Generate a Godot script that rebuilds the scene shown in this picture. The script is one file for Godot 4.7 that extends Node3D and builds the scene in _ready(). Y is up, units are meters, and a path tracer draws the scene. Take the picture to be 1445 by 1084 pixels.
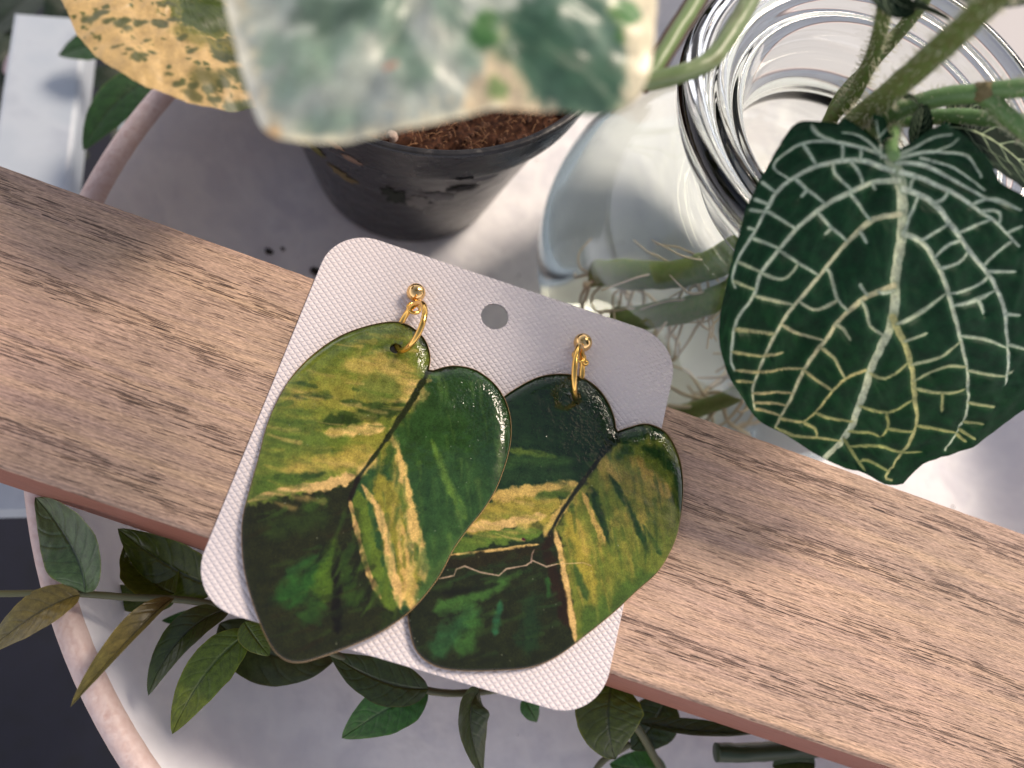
extends Node3D
# A pair of leaf earrings on a card, lying on a batten across a planter bowl. Lengths are written in millimetres and built in metres.
const MM := 0.001
var rng := RandomNumberGenerator.new()
var noise := FastNoiseLite.new()
var M := {}


# ---------------------------------------------------------------- shapes
class Shape:
	var v := PackedVector3Array()
	var uv := PackedVector2Array()
	var idx := PackedInt32Array()

	func vert(p: Vector3, t := Vector2.ZERO) -> int:
		v.append(p)
		uv.append(t)
		return v.size() - 1

	func tri(a: int, b: int, c: int) -> void:
		idx.append(a)
		idx.append(b)
		idx.append(c)

	func quad(a: int, b: int, c: int, d: int) -> void:
		tri(a, b, c)
		tri(a, c, d)

	# rows of points, the columns closed into a ring when wrap is set
	func rows(start: int, nr: int, nc: int, wrap := false, wrap_rows := false) -> void:
		for r in (nr if wrap_rows else nr - 1):
			for c in (nc if wrap else nc - 1):
				var r2 := (r + 1) % nr
				var c2 := (c + 1) % nc
				quad(start + r * nc + c, start + r * nc + c2, start + r2 * nc + c2, start + r2 * nc + c)

	func volume() -> float:
		var s := 0.0
		for i in range(0, idx.size(), 3):
			s += v[idx[i]].dot(v[idx[i + 1]].cross(v[idx[i + 2]]))
		return s

	func flip() -> void:
		for i in range(0, idx.size(), 3):
			var k := idx[i + 1]
			idx[i + 1] = idx[i + 2]
			idx[i + 2] = k

	func outward() -> void:
		if volume() > 0.0:
			flip()

	func up() -> void:
		var s := 0.0
		for i in range(0, idx.size(), 3):
			s += (v[idx[i + 2]] - v[idx[i]]).cross(v[idx[i + 1]] - v[idx[i]]).y
		if s < 0.0:
			flip()

	func normals() -> PackedVector3Array:
		var n := PackedVector3Array()
		n.resize(v.size())
		for i in range(0, idx.size(), 3):
			var a := idx[i]
			var b := idx[i + 1]
			var c := idx[i + 2]
			var k := (v[c] - v[a]).cross(v[b] - v[a])
			n[a] += k
			n[b] += k
			n[c] += k
		for i in n.size():
			n[i] = n[i].normalized() if n[i].length_squared() > 0.0 else Vector3.UP
		return n


func commit(called: String, s: Shape, m: Material, parent: Node3D = self, flat := false) -> MeshInstance3D:
	var origin := Vector3.ZERO
	if parent != self:
		origin = parent.get_meta("origin", Vector3.ZERO)
	var a := []
	a.resize(Mesh.ARRAY_MAX)
	if flat:
		var fv := PackedVector3Array()
		var fn := PackedVector3Array()
		var fu := PackedVector2Array()
		for i in range(0, s.idx.size(), 3):
			var p := s.v[s.idx[i]]
			var q := s.v[s.idx[i + 1]]
			var r := s.v[s.idx[i + 2]]
			var k := (r - p).cross(q - p).normalized()
			for j in 3:
				fv.append((s.v[s.idx[i + j]] - origin) * MM)
				fn.append(k)
				fu.append(s.uv[s.idx[i + j]])
		a[Mesh.ARRAY_VERTEX] = fv
		a[Mesh.ARRAY_NORMAL] = fn
		a[Mesh.ARRAY_TEX_UV] = fu
	else:
		a[Mesh.ARRAY_NORMAL] = s.normals()
		var w := PackedVector3Array()
		w.resize(s.v.size())
		for i in s.v.size():
			w[i] = (s.v[i] - origin) * MM
		a[Mesh.ARRAY_VERTEX] = w
		a[Mesh.ARRAY_TEX_UV] = s.uv
		a[Mesh.ARRAY_INDEX] = s.idx
	var me := ArrayMesh.new()
	me.add_surface_from_arrays(Mesh.PRIMITIVE_TRIANGLES, a)
	var o := MeshInstance3D.new()
	o.name = numbered(called, parent)
	o.mesh = me
	o.material_override = null
	me.surface_set_material(0, m)
	o.set_meta("origin", origin)
	parent.add_child(o, true)
	return o


func numbered(called: String, parent: Node) -> String:
	if not parent.has_node(called):
		return called
	var k := 1
	while parent.has_node("%s_%03d" % [called, k]):
		k += 1
	return "%s_%03d" % [called, k]


func thing(called: String, label: String, category: String, at: Vector3, group := "") -> Node3D:
	var o := Node3D.new()
	o.name = numbered(called, self)
	o.position = at * MM
	o.set_meta("origin", at)
	add_child(o, true)
	tag(o, label, category, group)
	return o


func tag(o: Node3D, label: String, category: String, group := "") -> void:
	o.set_meta("label", label)
	o.set_meta("category", category)
	if group:
		o.set_meta("group", group)


func pv2(flat: Array) -> PackedVector2Array:
	var p := PackedVector2Array()
	for i in range(0, flat.size(), 2):
		p.append(Vector2(flat[i], flat[i + 1]))
	return p


func spline(p: Array, per: int) -> PackedVector3Array:
	var q := PackedVector3Array()
	for i in p.size() - 1:
		var a: Vector3 = p[max(i - 1, 0)]
		var b: Vector3 = p[i]
		var c: Vector3 = p[i + 1]
		var d: Vector3 = p[min(i + 2, p.size() - 1)]
		for k in per:
			q.append(b.cubic_interpolate(c, a, d, float(k) / per))
	q.append(p[p.size() - 1])
	return q


func smooth_loop(p: PackedVector2Array, n: int) -> PackedVector2Array:
	var dense := PackedVector2Array()
	var m := p.size()
	for i in m:
		for k in 8:
			dense.append(p[i].cubic_interpolate(p[(i + 1) % m], p[(i + m - 1) % m], p[(i + 2) % m], k / 8.0))
	var total := 0.0
	for i in dense.size():
		total += dense[i].distance_to(dense[(i + 1) % dense.size()])
	var out := PackedVector2Array()
	var step := total / n
	var want := 0.0
	var run := 0.0
	for i in dense.size():
		var a := dense[i]
		var b := dense[(i + 1) % dense.size()]
		var l := a.distance_to(b)
		while want <= run + l and out.size() < n:
			out.append(a.lerp(b, (want - run) / max(l, 1e-6)))
			want += step
		run += l
	return out


# a tube along points; radius(t) may be a number pair or a callable
func tube(path: PackedVector3Array, r0: float, r1: float, sides := 12, lumps := 0.0, into: Shape = null) -> Shape:
	var s := into if into else Shape.new()
	var n := path.size()
	var start := s.v.size()
	var side := Vector3.ZERO
	for i in n:
		var t := (path[min(i + 1, n - 1)] - path[max(i - 1, 0)]).normalized()
		if i == 0:
			side = t.cross(Vector3(0.31, 0.9, 0.27)).normalized()
		side = (side - t * side.dot(t)).normalized()
		var other := t.cross(side)
		var f := float(i) / (n - 1)
		var r := lerpf(r0, r1, f)
		for k in sides:
			var a := TAU * k / sides
			var rr := r
			if lumps > 0.0:
				rr *= 1.0 + lumps * noise.get_noise_3d(path[i].x * 30.0 + 40.0 * cos(a), path[i].y * 30.0 + 40.0 * sin(a), path[i].z * 30.0)
			s.vert(path[i] + (side * cos(a) + other * sin(a)) * rr, Vector2(float(k) / sides, f))
	s.rows(start, n, sides, true)
	var c0 := s.vert(path[0])
	var c1 := s.vert(path[n - 1])
	for k in sides:
		s.tri(c0, start + (k + 1) % sides, start + k)
		s.tri(c1, start + (n - 1) * sides + k, start + (n - 1) * sides + (k + 1) % sides)
	if into == null:
		s.outward()
	return s


# a profile of (radius, height) turned round a vertical axis
func lathe(c: Vector3, prof: PackedVector2Array, sides: int, closed := false) -> Shape:
	var s := Shape.new()
	for p in prof:
		for k in sides:
			var a := TAU * k / sides
			s.vert(Vector3(c.x + p.x * cos(a), c.y + p.y, c.z + p.x * sin(a)), Vector2(float(k) / sides, p.y))
	s.rows(0, prof.size(), sides, true, closed)
	return s


func ball(c: Vector3, r: Vector3, n := 20) -> Shape:
	var s := Shape.new()
	for i in n + 1:
		var t := PI * i / n
		for k in n * 2:
			var a := TAU * k / (n * 2)
			s.vert(c + Vector3(sin(t) * cos(a) * r.x, cos(t) * r.y, sin(t) * sin(a) * r.z), Vector2(k / (n * 2.0), t / PI))
	s.rows(0, n + 1, n * 2, true)
	s.outward()
	return s


func ring(c: Vector3, e1: Vector3, e2: Vector3, big: float, small: float, n := 64, m := 14) -> Shape:
	var s := Shape.new()
	var e3 := e1.cross(e2).normalized()
	for i in n:
		var a := TAU * i / n
		var d := e1 * cos(a) + e2 * sin(a)
		for k in m:
			var b := TAU * k / m
			s.vert(c + d * (big + small * cos(b)) + e3 * small * sin(b))
	s.rows(0, n, m, true, true)
	s.outward()
	return s


func rounded(p: PackedVector2Array, per := 6) -> PackedVector2Array:
	var out := PackedVector2Array()
	var n := p.size()
	for i in n - 1:
		for k in per:
			out.append(p[i].cubic_interpolate(p[i + 1], p[max(i - 1, 0)], p[min(i + 2, n - 1)], float(k) / per))
	out.append(p[n - 1])
	return out


# ---------------------------------------------------------------- painted surfaces (colour only)
class Paint:
	var w: int
	var h: int
	var buf := PackedFloat32Array()
	var at: Vector2      # place of pixel 0,0 in millimetres
	var per: float       # pixels a millimetre
	var no: FastNoiseLite
	var near := PackedFloat32Array()
	var wide := PackedFloat32Array()

	func _init(lo: Vector2, hi: Vector2, per_mm: float, c: Color, nz: FastNoiseLite) -> void:
		at = lo
		per = per_mm
		w = int((hi.x - lo.x) * per)
		h = int((hi.y - lo.y) * per)
		no = nz
		buf.resize(w * h * 3)
		near.resize(w * h)
		near.fill(1e9)
		wide.resize(w * h)
		for i in w * h:
			buf[i * 3] = c.r
			buf[i * 3 + 1] = c.g
			buf[i * 3 + 2] = c.b

	func uv(p: Vector2) -> Vector2:
		return Vector2((p.x - at.x) * per / w, (p.y - at.y) * per / h)

	func put(i: int, c: Color, a: float) -> void:
		buf[i] += (c.r - buf[i]) * a
		buf[i + 1] += (c.g - buf[i + 1]) * a
		buf[i + 2] += (c.b - buf[i + 2]) * a

	# a brush stroke along points in millimetres, half widths w0 to w1
	func stroke(p: PackedVector2Array, w0: float, w1: float, c: Color, soft: float, op: float, wob := 0.3, taper := 0.0) -> void:
		var q := PackedVector2Array()
		var length := PackedFloat32Array()
		var run := 0.0
		for i in p.size():
			q.append((p[i] - at) * per)
			if i > 0:
				run += q[i].distance_to(q[i - 1])
			length.append(run)
		var half0 := w0 * per
		var half1 := w1 * per
		var sf := maxf(soft * per, 0.7)
		var far: float = maxf(half0, half1) * (1.0 + wob * 1.2) + sf + 1.0
		var touched := PackedInt32Array()
		for i in q.size() - 1:
			var a0 := q[i]
			var ab := q[i + 1] - a0
			var ll := ab.length_squared()
			var len0 := length[i]
			var seg := sqrt(ll)
			var box := Rect2(a0, Vector2.ZERO).expand(q[i + 1]).grow(far)
			var x0 := maxi(0, int(box.position.x))
			var x1 := mini(w, int(box.end.x) + 1)
			for y in range(maxi(0, int(box.position.y)), mini(h, int(box.end.y) + 1)):
				for x in range(x0, x1):
					var g := Vector2(x + 0.5, y + 0.5) - a0
					var t := clampf(g.dot(ab) / ll, 0.0, 1.0) if ll > 0.0 else 0.0
					var d := (g - ab * t).length()
					if d > far:
						continue
					var f := (len0 + seg * t) / maxf(run, 1e-6)
					var hh := lerpf(half0, half1, f)
					if taper > 0.0:
						hh *= sqrt(minf(1.0, minf(f, 1.0 - f) / taper + 0.02))
					var at_ := y * w + x
					if near[at_] > 1e8:
						touched.append(at_)
					if d - hh < near[at_]:
						near[at_] = d - hh
						wide[at_] = hh
		for i in touched:
			var x := i % w
			var y := i / w
			var hw := wide[i]
			var best := near[i] + hw
			near[i] = 1e9
			var k := hw * (1.0 + wob * 0.35 * no.get_noise_2d(x * 9.0 + half0 * 50.0, y * 9.0) + wob * 1.7 * no.get_noise_2d(x * 3.0 + half1 * 70.0, y * 3.0 + 300.0))
			var a := 1.0 - smoothstep(k - sf, k + sf, best)
			if a > 0.003:
				put(i * 3, c, a * op)

	func poly(p: PackedVector2Array, c: Color, soft: float, op: float) -> void:
		var q := PackedVector2Array()
		for a in p:
			q.append((a - at) * per)
		var box := Rect2(q[0], Vector2.ZERO)
		for a in q:
			box = box.expand(a)
		var sf := maxf(soft * per, 0.7)
		box = box.grow(sf + 1.0)
		var n := q.size()
		for y in range(maxi(0, int(box.position.y)), mini(h, int(box.end.y) + 1)):
			for x in range(maxi(0, int(box.position.x)), mini(w, int(box.end.x) + 1)):
				var g := Vector2(x + 0.5, y + 0.5)
				g += Vector2(no.get_noise_2d(x * 5.0, y * 5.0), no.get_noise_2d(y * 5.0, x * 5.0)) * sf * 1.5
				var inside := false
				var best := 1e9
				for i in n:
					var a := q[i]
					var b := q[(i + 1) % n]
					if (a.y > g.y) != (b.y > g.y) and g.x < (b.x - a.x) * (g.y - a.y) / (b.y - a.y) + a.x:
						inside = not inside
					var ab := b - a
					var t := clampf((g - a).dot(ab) / maxf(ab.length_squared(), 1e-6), 0.0, 1.0)
					best = minf(best, g.distance_squared_to(a + ab * t))
				var d := sqrt(best) * (-1.0 if inside else 1.0)
				var al := 1.0 - smoothstep(-sf, sf, d)
				if al > 0.003:
					put((y * w + x) * 3, c, al * op)

	func list(items: Array, taper := 0.0) -> void:
		for it in items:
			var p := PackedVector2Array()
			var flat: Array = it[1]
			for i in range(0, flat.size(), 2):
				p.append(Vector2(flat[i], flat[i + 1]))
			var c := Color8(it[4][0], it[4][1], it[4][2])
			if it[0] == "p":
				poly(p, c, it[5], it[6])
			else:
				stroke(p, it[2], it[3], c, it[5] * 1.25, it[6], 0.45, taper)

	# the grain of a print, the mottling of a leaf
	func grain(fine: float, coarse: float, r: RandomNumberGenerator) -> void:
		for y in h:
			for x in w:
				var g := 1.0 + fine * (r.randf() - 0.5) * 2.0 + coarse * no.get_noise_2d(x * 3.0, y * 3.0) + coarse * 0.7 * no.get_noise_2d(x * 14.0, y * 14.0)
				var i := (y * w + x) * 3
				buf[i] *= g
				buf[i + 1] *= g
				buf[i + 2] *= g

	func texture() -> ImageTexture:
		var b := PackedByteArray()
		b.resize(w * h * 3)
		for i in w * h * 3:
			b[i] = clampi(int(buf[i] * 255.0), 0, 255)
		var im := Image.create_from_data(w, h, false, Image.FORMAT_RGB8, b)
		im.generate_mipmaps()
		return ImageTexture.create_from_image(im)

	# one channel as a height
	func relief(times := 1.0) -> ImageTexture:
		var b := PackedByteArray()
		b.resize(w * h)
		for i in w * h:
			b[i] = clampi(int(buf[i * 3] * 255.0 * times), 0, 255)
		return ImageTexture.create_from_image(Image.create_from_data(w, h, false, Image.FORMAT_L8, b))


func mat(c: Color, rough: float, more := {}) -> StandardMaterial3D:
	var m := StandardMaterial3D.new()
	m.albedo_color = c.linear_to_srgb()
	m.roughness = rough
	for k in more:
		m.set(k, more[k])
	return m


func noise_tex(size: int, freq: float, colors: Array, seed_: int, octaves := 4) -> NoiseTexture2D:
	var n := FastNoiseLite.new()
	n.seed = seed_
	n.frequency = freq
	n.fractal_octaves = octaves
	var t := NoiseTexture2D.new()
	t.width = size
	t.height = size
	t.seamless = true
	t.noise = n
	if colors:
		var g := Gradient.new()
		g.offsets = PackedFloat32Array(range(colors.size()).map(func(i): return float(i) / (colors.size() - 1)))
		g.colors = PackedColorArray(colors)
		t.color_ramp = g
	return t


func relief_of(m: StandardMaterial3D, t: Texture2D, mm: float) -> void:
	m.heightmap_enabled = true
	m.heightmap_texture = t
	m.heightmap_scale = mm * 0.1


func triplanar(m: StandardMaterial3D, tile_mm: float) -> StandardMaterial3D:
	m.uv1_triplanar = true
	m.uv1_scale = Vector3.ONE * (1000.0 / tile_mm)
	return m


# ---------------------------------------------------------------- leaves
# a small blade along a bent midrib: data is base, bend, tip and [width, fold, curl, roll, tint]
func blade(called: String, parent: Node3D, d: Array, mats: Array, tip_power := 0.85) -> MeshInstance3D:
	var b: Vector3 = d[0]
	var c: Vector3 = d[1]
	var t: Vector3 = d[2]
	var k: Array = d[3]
	var m: Material = mats[int(k[4]) if k.size() > 4 else 0]
	var s := Shape.new()
	var nr := 30
	var nc := 13
	var sd := rng.randf() * 100.0
	for i in nr + 1:
		var f := float(i) / nr
		var p := b * (1 - f) * (1 - f) + c * 2 * f * (1 - f) + t * f * f
		var tn := ((c - b) * (1 - f) + (t - c) * f).normalized()
		var side := tn.cross(Vector3.UP).normalized()
		var up := side.cross(tn).normalized()
		var r: float = k[3]
		var sr := side * cos(r) + up * sin(r)
		var ur := up * cos(r) - side * sin(r)
		var wd: float = k[0] * 0.5 * pow(maxf(sin(PI * pow(f, tip_power)), 0.0), 0.75) + 0.25 * (1.0 - f)
		for j in nc:
			var x := lerpf(-1.0, 1.0, float(j) / (nc - 1))
			var wob := 1.0 + 0.07 * noise.get_noise_2d(f * 300.0 + sd * 9.0, signf(x) * 50.0)
			var h: float = wd * (k[1] * absf(x) - k[2] * x * x)
			h += 0.05 * k[0] * noise.get_noise_2d(f * 180.0 + sd, x * 90.0) * absf(x)
			h -= 0.05 * wd * (0.5 - 0.5 * cos((f * 7.0 + absf(x) * 1.6) * TAU)) * absf(x) * (1 - absf(x)) * 2.0
			s.vert(p + sr * (x * wd * wob) + ur * h, Vector2(0.5 + 0.5 * x, f))
	s.rows(0, nr + 1, nc)
	s.up()
	return commit(called, s, m, parent)


# a broad blade from its reach in each direction round the point where the stalk joins
func broad_leaf(o: Vector3, u: Vector3, w: Vector3, reach: Array, bend: Callable, paint: Paint, rings := 26, even := 0) -> Shape:
	var s := Shape.new()
	var n := w.cross(u).normalized()
	if n.y < 0:
		n = -n
	var m := reach.size()
	if even > 0:
		for pass_ in even:
			var soft := reach.duplicate()
			for i in m:
				soft[i] = (reach[(i + m - 1) % m] + 2.0 * reach[i] + reach[(i + 1) % m]) * 0.25
			reach = soft
	var big := m * 3
	for i in rings + 1:
		var f := float(i) / rings
		for k in big:
			var a := float(k) / big * TAU - PI
			var q := float(k) / 3.0
			var i0 := int(q) % m
			var r := cubic_interpolate(reach[i0], reach[(i0 + 1) % m], reach[(i0 + m - 1) % m], reach[(i0 + 2) % m], q - floor(q))
			var g := Vector2(sin(a), cos(a)) * r * f
			s.vert(o + u * g.x + w * g.y + n * bend.call(g, f), paint.uv(g))
	s.rows(0, rings + 1, big, true)
	s.up()
	return s


func leaf_paint(base: Color, vein: Color, edge: Color, tip: Color, seed_: int) -> Array:
	var p := Paint.new(Vector2(0, 0), Vector2(10, 24), 16.0, base, noise)
	var hp := Paint.new(Vector2(0, 0), Vector2(10, 24), 16.0, Color(0.5, 0.5, 0.5), noise)
	var r := RandomNumberGenerator.new()
	r.seed = seed_
	if tip != base:
		for k in 10:
			p.stroke(PackedVector2Array([Vector2(0, 16.5 + k), Vector2(10, 16.5 + k)]), 0.8, 0.8, tip, 0.8, 0.16)
	for side in [-1.0, 1.0]:
		for k in 6:
			var y0 := 1.2 + k * 3.4 + r.randf() * 0.6
			var q := PackedVector2Array([Vector2(5, y0), Vector2(5 + side * 2.2, y0 + 1.6), Vector2(5 + side * 4.6, y0 + 4.2)])
			p.stroke(q, 0.13, 0.05, vein, 0.2, 0.32)
			hp.stroke(q, 0.22, 0.1, Color(0.25, 0.25, 0.25), 0.35, 0.6)
		p.stroke(PackedVector2Array([Vector2(5 + side * 5.0, 0), Vector2(5 + side * 5.0, 24)]), 0.22, 0.22, edge, 0.2, 0.7)
	p.stroke(PackedVector2Array([Vector2(5, 0), Vector2(5, 24)]), 0.25, 0.12, vein, 0.1, 0.75)
	hp.stroke(PackedVector2Array([Vector2(5, 0), Vector2(5, 24)]), 0.4, 0.2, Color(0.05, 0.05, 0.05), 0.3, 0.9)
	p.grain(0.06, 0.22, r)
	return [p.texture(), hp.relief()]


func make_leaf_material(base: Color, vein: Color, edge: Color, tip: Color, seed_: int, rough := 0.3) -> StandardMaterial3D:
	var t := leaf_paint(base, vein, edge, tip, seed_)
	var m := mat(Color(1, 1, 1), rough)
	m.albedo_texture = t[0]
	m.texture_repeat = false
	relief_of(m, t[1], 0.35)
	m.backlight_enabled = true
	m.backlight = Color(0.25, 0.25, 0.25)
	return m


# ---------------------------------------------------------------- the scene
func _ready() -> void:
	rng.seed = 20
	noise.seed = 7
	noise.frequency = 0.01
	camera_and_light()
	materials()
	floor_and_stand()
	bowl()
	plank()
	card()
	earrings()
	pothos()
	vase()
	veined_cutting()
	vines()
	crumbs()
	shrub()


func camera_and_light() -> void:
	var cam := Camera3D.new()
	cam.name = "camera"
	add_child(cam)
	var eye := Vector3(-9.64,134.76,54.27) * MM
	var ahead := Vector3(0.06618,-0.92556,-0.37277)
	cam.look_at_from_position(eye, eye + ahead, Vector3(-0.33566,0.33117,-0.88185))
	var lens := CameraAttributesPhysical.new()
	lens.frustum_focal_length = 26.9
	lens.frustum_focus_distance = 0.143
	lens.frustum_near = 0.01
	lens.frustum_far = 20.0
	lens.exposure_aperture = 9.5
	cam.attributes = lens
	cam.current = true
	var sky := ProceduralSkyMaterial.new()
	sky.sky_top_color = Color(0.36, 0.39, 0.45)
	sky.sky_horizon_color = Color(0.95, 0.93, 0.96)
	sky.sky_curve = 0.3
	sky.ground_bottom_color = Color(0.45, 0.42, 0.41)
	sky.ground_horizon_color = Color(0.8, 0.78, 0.78)
	sky.sky_energy_multiplier = 1.35
	sky.ground_energy_multiplier = 0.5
	var env := Environment.new()
	env.background_mode = Environment.BG_SKY
	env.sky = Sky.new()
	env.sky.sky_material = sky
	env.tonemap_mode = Environment.TONE_MAPPER_LINEAR
	env.tonemap_exposure = 1.07
	env.sdfgi_enabled = true
	env.ssao_enabled = true
	env.ssil_enabled = true
	var we := WorldEnvironment.new()
	we.name = "world_environment"
	we.environment = env
	add_child(we)
	var sun := DirectionalLight3D.new()
	sun.name = "sun"
	sun.light_color = Color(1.0, 0.93, 0.86)
	sun.light_energy = 1.1
	sun.light_angular_distance = 19.0
	sun.shadow_enabled = true
	add_child(sun)
	sun.look_at_from_position(Vector3(0.40, 0.72, -0.57), Vector3.ZERO)


func materials() -> void:
	M.gold = mat(Color(0.86, 0.52, 0.14), 0.16, {"metallic": 1.0})
	M.gold_ball = mat(Color(0.85, 0.56, 0.24), 0.14, {"metallic": 1.0})
	M.glass = mat(Color(1, 1, 1), 0.0, {"refraction_enabled": true, "refraction_scale": 0.05, "transparency": BaseMaterial3D.TRANSPARENCY_ALPHA})
	M.glass.albedo_color = Color(0.98, 1.0, 0.995, 0.0)
	M.water = mat(Color(1, 1, 1), 0.0, {"refraction_enabled": true, "refraction_scale": 0.033, "transparency": BaseMaterial3D.TRANSPARENCY_ALPHA})
	M.water.albedo_color = Color(1.0, 0.995, 0.98, 0.0)
	M.leaf = [
		make_leaf_material(Color8(55, 69, 26), Color8(39, 46, 18), Color8(91, 93, 35), Color8(55, 69, 26), 1),
		make_leaf_material(Color8(75, 98, 57), Color8(35, 53, 32), Color8(119, 127, 59), Color8(75, 98, 57), 2),
		make_leaf_material(Color8(104, 93, 46), Color8(55, 51, 23), Color8(129, 115, 55), Color8(87, 89, 44), 3),
		make_leaf_material(Color8(70, 82, 18), Color8(42, 52, 12), Color8(125, 127, 29), Color8(70, 82, 18), 4),
		make_leaf_material(Color8(91, 111, 31), Color8(60, 80, 22), Color8(139, 145, 39), Color8(186, 182, 39), 5),
		make_leaf_material(Color8(80, 98, 23), Color8(52, 64, 18), Color8(142, 134, 42), Color8(80, 98, 23), 6),
		make_leaf_material(Color8(57, 103, 36), Color8(39, 71, 26), Color8(90, 127, 40), Color8(57, 103, 36), 7),
		make_leaf_material(Color8(67, 77, 41), Color8(47, 55, 28), Color8(88, 93, 46), Color8(67, 77, 41), 8)]
	M.stem = mat(Color(0.095, 0.1, 0.045), 0.5)
	M.green_stem = mat(Color(0.13, 0.22, 0.05), 0.4)
	M.dark_floor = triplanar(mat(Color(1, 1, 1), 0.55), 120.0)
	M.dark_floor.albedo_texture = noise_tex(256, 0.02, [Color8(6, 7, 18), Color8(12, 13, 30), Color8(5, 6, 14)], 3)
	M.added_pale_floor = mat(Color(0.5, 0.48, 0.47), 0.7)
	M.white_board = triplanar(mat(Color(0.46, 0.51, 0.56), 0.4), 60.0)
	M.white_board.albedo_texture = noise_tex(256, 0.012, [Color(0.9, 0.9, 0.92), Color(1, 1, 1), Color(0.95, 0.96, 0.97)], 5)


func floor_and_stand() -> void:
	for q in [[Rect2(-3000, -3000, 6000, 6000), -428.0, M.added_pale_floor, "floor"], [Rect2(-700, -420, 640, 680), -424.0, M.dark_floor, "dark_floor_patch"]]:  # unseen pale floor added to brighten the glass; the dark floor is a patch
		var s := Shape.new()
		var e: Rect2 = q[0]
		for p in [Vector3(e.position.x, q[1], e.position.y), Vector3(e.end.x, q[1], e.position.y), Vector3(e.end.x, q[1], e.end.y), Vector3(e.position.x, q[1], e.end.y)]:
			s.vert(p)
		s.quad(0, 1, 2, 3)
		s.up()
		commit(q[3], s, q[2]).set_meta("kind", "structure")
	# white painted boards under the bowl
	var st := thing("slatted_stand", "white painted slatted stand whose boards show left of the bowl rim", "plant stand", Vector3(0, -70, -20))
	var ends := [[Vector3(-136.0, -57, -75.5), Vector3(-91.0, -57, 42.5), 17.5, 9.0], [Vector3(-109, -62, -70), Vector3(-60, -62, 60), 13.0, 8.0], [Vector3(-36, -62, -110), Vector3(10, -62, 70), 24.0, 8.0], [Vector3(36, -62, -120), Vector3(82, -62, 60), 24.0, 8.0], [Vector3(96, -62, -110), Vector3(140, -62, 50), 24.0, 8.0]]
	for e in ends:
		var a: Vector3 = e[0]
		var b: Vector3 = e[1]
		var dir := (b - a).normalized()
		var sd := dir.cross(Vector3.UP).normalized()
		var board := Shape.new()
		var wd: float = e[2] * 0.5
		var th: float = e[3]
		var prof := [Vector2(-wd, -th), Vector2(-wd, -1.2), Vector2(-wd + 0.35, -0.35), Vector2(-wd + 1.2, 0), Vector2(wd - 1.2, 0), Vector2(wd - 0.35, -0.35), Vector2(wd, -1.2), Vector2(wd, -th)]
		for i in 13:
			var f := i / 12.0
			for p in prof:
				# the end of the board is hollowed a little
				var pull := 2.6 * (1.0 - pow(p.x / wd, 2.0)) if i == 0 else 0.0
				board.vert(a.lerp(b, f) + dir * pull + sd * p.x + Vector3.UP * p.y)
		board.rows(0, 13, prof.size(), true)
		for k in range(1, prof.size() - 1):
			board.tri(0, k, k + 1)
			board.tri(12 * prof.size(), 12 * prof.size() + k + 1, 12 * prof.size() + k)
		board.outward()
		commit("board", board, M.white_board, st, true)
	for z in [-60.0, 20.0]:
		var bar := Shape.new()
		for c in 8:
			bar.vert(Vector3(-112.0 if c & 1 else 128.0, -70.0 if c & 2 else -84.0, z + (8.0 if c & 4 else -8.0)))
		for q in [[0, 1, 3, 2], [4, 6, 7, 5], [0, 4, 5, 1], [2, 3, 7, 6], [0, 2, 6, 4], [1, 5, 7, 3]]:
			bar.quad(q[0], q[1], q[2], q[3])
		bar.outward()
		commit("crossbar", bar, M.white_board, st, true)
	for x in [-100.0, 118.0]:
		for z in [-60.0, 20.0]:
			commit("leg", tube(PackedVector3Array([Vector3(x, -83, z), Vector3(x, -250, z), Vector3(x, -424, z)]), 6.0, 5.0, 16), M.white_board, st)


const BOWL := Vector3(28.5, 0, -22.9)


func bowl() -> void:
	var b := thing("planter_bowl", "wide shallow white bowl with a pinkish rim under the wooden batten", "bowl", BOWL + Vector3(0, -61.9, 0))
	# basin: inside wall and floor, outside wall and foot
	var inner := rounded(PackedVector2Array([Vector2(114.6, -23.4), Vector2(112.4, -27), Vector2(109.5, -33), Vector2(106.5, -40), Vector2(102.5, -46), Vector2(97, -50), Vector2(89, -51.6), Vector2(70, -52), Vector2(40, -52), Vector2(0.01, -52)]), 5)
	var outer := rounded(PackedVector2Array([Vector2(0.01, -57), Vector2(60, -57), Vector2(80, -57), Vector2(82, -61.9), Vector2(88, -61.9), Vector2(92, -57.5), Vector2(104, -52), Vector2(112, -42), Vector2(116.5, -30), Vector2(117.6, -23.6)]), 4)
	var m := mat(Color(1, 1, 1), 0.6)
	triplanar(m, 75.0)
	m.albedo_texture = noise_tex(512, 0.008, [Color8(222, 223, 229), Color8(238, 238, 242), Color8(248, 248, 250), Color8(232, 232, 238), Color8(243, 242, 246)], 11, 5)
	relief_of(m, noise_tex(256, 0.05, [], 12), 0.16)
	var s := lathe(BOWL, inner, 144)
	s.up()
	commit("basin", s, m, b)
	s = lathe(BOWL, outer, 144)
	s.outward()
	commit("outside_wall", s, m, b)
	var rim := PackedVector2Array()
	for k in 25:
		var a := PI * (-0.22 + 1.44 * k / 24.0)
		rim.append(Vector2(116.5 + 2.4 * cos(a), -24.4 + 2.4 * sin(a)))
	s = lathe(BOWL, rim, 180)
	s.outward()
	var rm := mat(Color(1, 1, 1), 0.5)
	triplanar(rm, 40.0)
	rm.albedo_texture = noise_tex(512, 0.02, [Color8(196, 162, 152), Color8(222, 202, 196), Color8(208, 182, 174), Color8(230, 214, 208)], 14, 5)
	relief_of(rm, noise_tex(256, 0.06, [], 15), 0.2)
	commit("rim", s, rm, b)


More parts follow.
